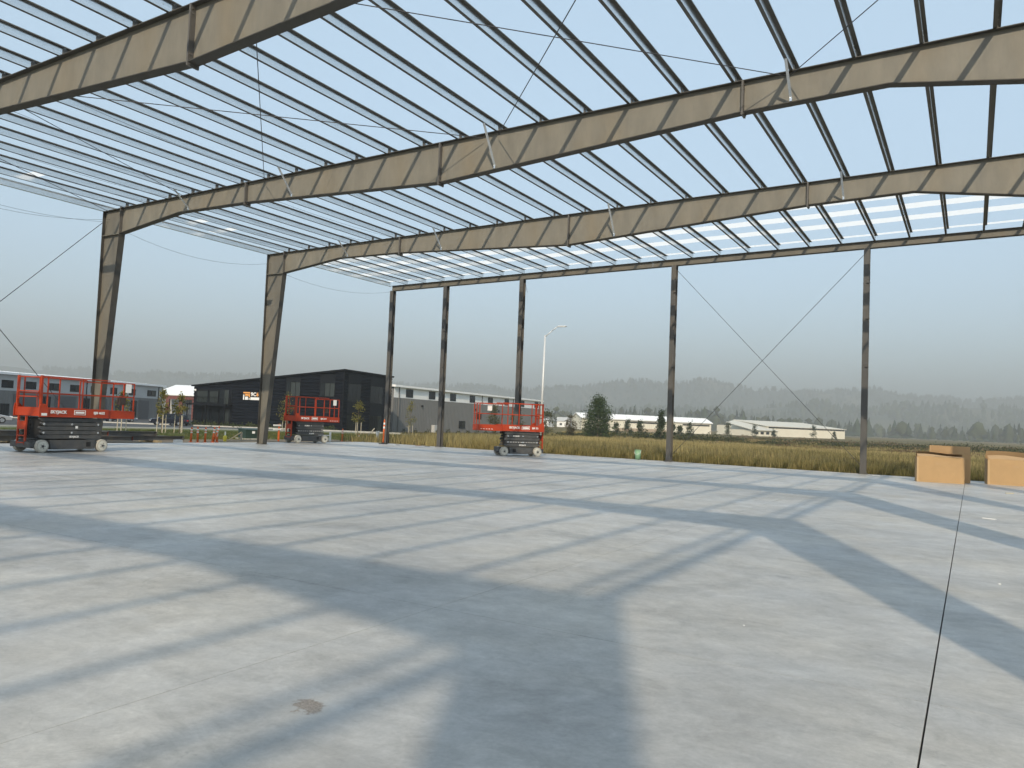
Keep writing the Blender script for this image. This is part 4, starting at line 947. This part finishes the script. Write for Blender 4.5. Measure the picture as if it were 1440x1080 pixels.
for k, (x, y, H_, W_, lb) in enumerate(((-79.5, 128, 6.0, 2.1, 'young yellow green tree seen through the rails of the right-hand lift, left one'), (-74.5, 128, 6.2, 2.2, 'young orange green tree seen through the rails of the right-hand lift, right one'),
        (-72.5, 136, 5.6, 3.4, 'loose green and orange tree right of the long grey building'), (-72.0, 146, 4.6, 2.4, 'bare brown young tree right of the lamp pole'), (-69.5, 150, 5.4, 4.0, 'grey green bush mass left of the large round tree'), (-66.5, 149, 6.0, 3.0, 'dark slim tree touching the left of the round tree'))):
    tree('field_tree', G(x, y), H_, W_, .8, 1500, .12, (.055, .065, .025) if k != 3 else (.13, .09, .05), (.12, .11, .04) if k < 3 else (.08, .085, .035), lb, shape='round' if k in (2, 4) else 'flame', clumps=40)
for k, (px, d, H_) in enumerate(((868, 190, 4.0), (885, 215, 4.6), (902, 200, 4.4), (948, 205, 4.2), (958, 210, 3.6), (972, 225, 4.8), (1026, 300, 6), (1063, 360, 5.5), (1090, 400, 4.5), (1146, 400, 6.5), (1175, 420, 4))):
    a = math.atan((px-720)/F_PX)+YAW; x, y = d*math.sin(a), d*math.cos(a)
    tree('small_conifer', G(x, y), H_, H_*.62, .2, 800, .17, (.03, .05, .022), (.06, .08, .032), ('small dark conifer right of the large round tree', 'second small conifer right of the round tree', 'third small conifer right of the round tree, under the window strip', 'pale small conifer just right of the end post', 'low conifer right of the end post, second one', 'conifer before the right window strip of the white warehouse', 'dark tree left of the cream warehouse', 'dark tree before the low wing of the cream warehouse', 'small tree at the left end of the cream front wall', 'tree before the middle of the cream front wall', 'small tree near the right end of the cream wall')[k], shape='cone', group='small conifers in the field', clumps=24)

# dry grass of the field: blades as single triangles in tufts
def grass(name, n, xr, yr, keep, hmin, hmax, wdt, label, tints, dens):
    x = rng.uniform(*xr, n*4); y = rng.uniform(*yr, n*4)
    d = np.hypot(x, y); ok = keep(x, y) & (rng.uniform(0, 1, len(x)) < dens(d)); x, y, d = x[ok][:n], y[ok][:n], d[ok][:n]; n = len(x)
    pn = np.sin(x*.11+1.3*np.sin(y*.06))*np.cos(y*.09+.7*np.sin(x*.07)) + .5*np.sin(x*.35+y*.27)        # patchiness
    K = 5; bx = np.repeat(x, K)+rng.normal(0, .10, n*K); by = np.repeat(y, K)+rng.normal(0, .10, n*K); dd = np.repeat(d, K); pp = np.repeat(pn, K)
    hgt = rng.uniform(hmin, hmax, n*K)*np.repeat(np.clip(1+.25*pn, .5, 1.5), K); wd = wdt*np.clip(dd/38, .7, 3)*rng.uniform(.6, 1.3, n*K)
    an = rng.uniform(0, np.pi, n*K); bz = gzv(bx, by)
    dx, dy = np.cos(an)*wd, np.sin(an)*wd; lx, ly = rng.normal(0, .22, n*K)*hgt, rng.normal(0, .22, n*K)*hgt
    v = np.stack([np.stack([bx-dx, by-dy, bz-.02], 1), np.stack([bx+dx, by+dy, bz-.02], 1), np.stack([bx+lx, by+ly, bz+hgt], 1)], 1).reshape(-1, 3)
    k = np.clip(.46+.42*pp+rng.normal(0, .28, n*K), 0, 1)[:, None]
    t = np.array(tints[0])*(1-k)+np.array(tints[1])*k; g = (rng.uniform(0, 1, n*K) < .10)[:, None]; t = np.where(g, np.array(tints[2]), t)
    o = link(name, tri_mesh(name, v, np.arange(n*K*3).reshape(-1, 3), np.repeat(t, 3, 0), M_leaf)); return tag(o, label, 'grass', kind='stuff')
def in_view(x, y):
    a = np.degrees(np.arctan2(x, y)); return (a > -52) & (a < 12)
field = lambda x, y: in_view(x, y) & (y > 35.55) & ~((x < -33.3) & (y < 37+(-33.5-x)*1.25+18) & (x < -40)) & (x > -33.3-(y-37)*.42+.5*np.sin(y))
grass('field_grass', 95000, (-110, 26), (35.5, 235), field, .28, .78, .016, 'tall dry golden grass of the field behind the slab', ((.098, .092, .030), (.43, .35, .155), (.12, .08, .038)), lambda d: np.clip((46/d)**1.3, .05, 1))
edge = lambda x, y: (y > 35.42+.15*np.sin(x*2)) & (y < 37.6) & (x > -24)
grass('edge_grass', 9000, (-24, 10), (35.4, 37.8), edge, .20, .58, .016, 'dry grass growing against the far slab edge', ((.11, .10, .03), (.34, .275, .115), (.07, .085, .02)), lambda d: np.ones_like(d))
lawnk = lambda x, y: (x < -36.2) & (x > -62) & (y > 14) & (y < 75) & ((y < 36) | (x < -33.5-(y-37)*.3))
grass('lawn_grass', 16000, (-62, -34), (14, 75), lawnk, .05, .16, .02, 'short green blades of the lawn left of the slab', ((.055, .08, .016), (.12, .125, .035), (.18, .15, .06)), lambda d: np.clip(50/d, .2, 1))
# brambles and weeds beyond the grass
def brambles(name, spots, leaf, ta, tb, label):
    V, T, C_ = [], [], []; off = 0
    for (x, y, rx, ry, h_, n) in spots:
        z = gz(x, y)
        def cf(n):
            u = rng.normal(size=(n, 3)); u /= np.linalg.norm(u, axis=1)[:, None]; u[:, 2] = np.abs(u[:, 2]); r = rng.uniform(.55, 1.05, (n, 1))
            p = u*r*np.array([rx, ry, h_])*(1+.25*np.sin(u[:, :1]*9+x)*np.cos(u[:, 1:2]*7+y)); return p+np.array([x, y, z]), rng.uniform(.6, 1.25, n)
        v, tr, ti = leaf_cloud(n, cf, leaf, ta, tb); V.append(v); T.append(tr+off); C_.append(ti); off += len(v)
    return tag(link(name, tri_mesh(name, np.concatenate(V), np.concatenate(T), np.concatenate(C_), M_leaf)), label, 'shrubs', kind='stuff')
def at(px, d): a = math.atan((px-720)/F_PX)+YAW; return d*math.sin(a), d*math.cos(a)
sp1 = []
for k in range(30):
    px = 800+k*10.4+random.uniform(-3, 3); d = random.uniform(165, 200); x, y = at(px, d); sp1.append((x, y, random.uniform(2, 4.5), random.uniform(2, 4), random.uniform(.5, 1.5)*(1.9 if 880 < px < 925 or 960 < px < 1015 else 1), 520))
for k in range(42):
    px = 1030+k*12+random.uniform(-4, 4); d = random.uniform(175, 260); x, y = at(px, d); sp1.append((x, y, random.uniform(3, 7), random.uniform(2, 5), random.uniform(.3, 1.1)*(1+.0025*(px-1040)), 380))
brambles('bramble_thicket', sp1, .20, (.034, .046, .016), (.095, .095, .036), 'low dark green bramble thicket along the far edge of the field')
sp2 = []
for k in range(70):
    px = 1000+k*8+random.uniform(-5, 5); d = random.uniform(120, 300); x, y = at(px, d); sp2.append((x, y, random.uniform(2, 6), random.uniform(2, 5), random.uniform(.5, .9)+(d-120)/300, 260))
brambles('dry_weeds', sp2, .16, (.11, .07, .035), (.21, .145, .075), 'reddish brown dry weeds scattered through the field')
sp3 = []
for k in range(46):
    u = -1+k*.62; d = random.uniform(.8, 2.8); A_ = math.atan2(6.2, 26.35); x = -108.5+u*math.cos(A_)+d*math.sin(A_); y = 82.3+u*math.sin(A_)-d*math.cos(A_); sp3.append((x, y, .8, .8, random.uniform(.5, 1.1), 90))
brambles('planting_bed', sp3, .12, (.035, .055, .018), (.09, .10, .035), 'low green planting along the foot of the charcoal building')
sp4 = []
for k in range(16):
    t_ = .03+k*.06; x = -90.6-7.7*t_; y = 112+71*t_; sp4.append((x+.3, y, .5, .5, random.uniform(.6, 1.0), 60))
brambles('foundation_shrubs', sp4, .13, (.03, .04, .018), (.07, .075, .03), 'small dark shrubs along the foot of the long grey building')

# ------------------------------------------------------------------ hills and far woods
def hills(name, dist, prof, depth, seed, label):
    """prof: list of (pixel column in the photo's azimuth, height above the plain in metres)"""
    r2 = np.random.default_rng(seed); ph = r2.uniform(0, 6, 8)
    pxs = np.array([p[0] for p in prof]); hs = np.array([p[1] for p in prof])
    na, nr = 240, 14; V, Fc = [], []
    for i in range(na+1):
        px = -500+2500*i/na; a = math.atan((px-720)/F_PX)+YAW; hh = np.interp(px, pxs, hs)
        hh *= 1+.04*math.sin(px*.021+ph[0])+.03*math.sin(px*.057+ph[1])+.02*math.sin(px*.13+ph[2])
        sec = 1/math.cos(a-YAW)
        for j in range(nr+1):
            v = j/nr; r = (dist+depth*v)*sec; s = v*v*(3-2*v); wob = 1+.05*math.sin(px*.03+j*.9+ph[3])+.04*math.sin(px*.08+j*1.7+ph[4])
            V.append((r*math.sin(a), r*math.cos(a), -3+(hh+3)*s*(wob if 0 < j < nr else 1)))
    for i in range(na):
        for j in range(nr): k = i*(nr+1)+j; Fc.append((k, k+nr+1, k+nr+2, k+1))
    me = bpy.data.meshes.new(name); me.from_pydata(V, [], Fc); me.materials.append(M_hill); me.shade_smooth()
    tag(link(name, me), label, kind='structure')
    def z_at(px, v):
        i = (px+500)/2500*na; i0 = int(np.clip(i, 0, na-1)); j = min(int(v*nr), nr-1); fi, fj = i-i0, v*nr-j
        q = lambda a, b: np.array(V[a*(nr+1)+b]); p = (q(i0, j)*(1-fi)+q(i0+1, j)*fi)*(1-fj)+(q(i0, j+1)*(1-fi)+q(i0+1, j+1)*fi)*fj
        return p
    return z_at
far = hills('hills', 3300, [(-500, 191), (200, 163), (280, 177), (420, 153), (620, 160), (700, 163), (760, 167), (800, 187), (880, 224), (1020, 230), (1100, 216), (1150, 225), (1250, 214), (1300, 203), (1440, 220), (2000, 234)], 900, 3, 'hazy wooded ridge along the horizon')
near = hills('hills', 2150, [(-500, 36), (600, 32), (760, 40), (900, 52), (1040, 64), (1110, 92), (1160, 104), (1220, 92), (1300, 104), (1440, 120), (2000, 132)], 750, 5, 'nearer wooded slope under the hazy ridge')
def woods(name, places, label):
    V, T, C_ = [], [], []; off = 0
    for (x, y, z, h_, w_, kind) in places:
        n = 7; rows = 4 if kind else 3; vs = []
        base = np.array((.030, .045, .020))*rng.uniform(.7, 1.3) if kind else np.array((.05, .06, .024))*rng.uniform(.75, 1.4)
        for k in range(rows):
            zz = h_*(.06+.78*k/(rows-1)) ; rr = w_*((1-.85*k/(rows-1)) if kind else (.75, 1.0, .6)[k])
            ph = rng.uniform(0, 6)
            for i in range(n): a = 2*np.pi*i/n+ph; r_ = rr*rng.uniform(.6, 1.25); vs.append((x+r_*np.cos(a), y+r_*np.sin(a), z+zz+rng.normal(0, .03)*h_))
        vs.append((x+rng.normal(0, .05)*w_, y, z+h_)); vs = np.array(vs); tri = []
        for k in range(rows-1):
            for i in range(n): j = (i+1) % n; a, b = k*n, (k+1)*n; tri += [(a+i, a+j, b+j), (a+i, b+j, b+i)]
        for i in range(n): tri.append(((rows-1)*n+i, (rows-1)*n+(i+1) % n, rows*n))
        V.append(vs); T.append(np.array(tri)+off); C_.append(np.tile(base, (len(vs), 1))*rng.uniform(.8, 1.2, (len(vs), 1))); off += len(vs)
    return tag(link(name, tri_mesh(name, np.concatenate(V), np.concatenate(T), np.concatenate(C_), M_forest)), label, 'forest', kind='stuff')
pl_ = []
for k in range(2600):
    px = rng.uniform(60, 1520); v = rng.uniform(.35, 1.0) if k > 700 else rng.uniform(.96, 1.0); p = far(px, v)
    h_ = rng.uniform(14, 34); pl_.append((*p-np.array([0, 0, 1]), h_, h_*rng.uniform(.25, .45), rng.uniform() < .6))
for k in range(2200):
    px = rng.uniform(520, 1520); v = rng.uniform(.05, 1.0); p = near(px, v)
    if math.sin(px*.03+v*5)*math.cos(px*.011-v*3) > .55: continue
    h_ = rng.uniform(14, 36); pl_.append((*p-np.array([0, 0, 1]), h_, h_*rng.uniform(.2, .42), rng.uniform() < .65))
woods('distant_forest', pl_, 'distant forest fading into smoke on the hillsides')
pl2 = []
for k in range(800):
    px = rng.uniform(770, 1500); d = rng.uniform(1150, 1900); x, y = at(px, d); h_ = rng.uniform(13, 34)*(1.15 if 860 < px < 1060 else .85)
    if 1190 < px and rng.uniform() < .45: continue
    pl2.append((x, y, -1.6, h_, h_*rng.uniform(.2, .42), rng.uniform() < .7))
for k in range(120):
    px = rng.uniform(-40, 770); d = rng.uniform(1200, 1900); x, y = at(px, d); h_ = rng.uniform(13, 30); pl2.append((x, y, -1.6, h_, h_*rng.uniform(.22, .4), rng.uniform() < .6))
woods('tree_belt', pl2, 'hazy belt of conifers behind the far warehouses')
# far small houses on the slope
for k, (px, d, lb) in enumerate(((768, 520, 'pale house between the lamp pole and the loose tree'), (796, 560, 'small white house left of the round tree, partly hidden'), (1012, 1250, 'tiny pale house among the hazy conifers left of the cream warehouse'))):
    x, y = at(px, d); hs = empty('far_house', (x, y, -1.6 if k < 2 else 9), R(20*k), lb, 'house', 'far pale houses')
    MB().box(-5, 5, -4, 4, 0, 4.5).build('wall', M_offwhite, hs); MB().prism([(-4.6, 4.4), (4.6, 4.4), (0, 7.2)], 'x', -5.5, 5.5).build('roof', M_grey_light, hs)
    for q in (-3, 1.2): MB().box(q, q+1.6, -4.06, -4.005, 1.4, 2.9).build('window', M_glass, hs)

# ------------------------------------------------------------------ smoke haze
hz = MB().box(-7200, 7200, -1200, 7600, -4.2, 335).build('haze', [])
hz.data.materials.clear()
HM = bpy.data.materials.new('smoke_haze'); HM.use_nodes = True; t = HM.node_tree; t.nodes.clear()
pv = t.nodes.new('ShaderNodeVolumePrincipled'); mo = t.nodes.new('ShaderNodeOutputMaterial')
pv.inputs['Color'].default_value = (0.535, 0.565, 0.58, 1); pv.inputs['Density'].default_value = 0.00048; pv.inputs['Anisotropy'].default_value = 0.0
t.links.new(pv.outputs[0], mo.inputs['Volume']); hz.data.materials.append(HM)
tag(hz, 'thin grey smoke haze over the whole plain', 'haze', kind='stuff')
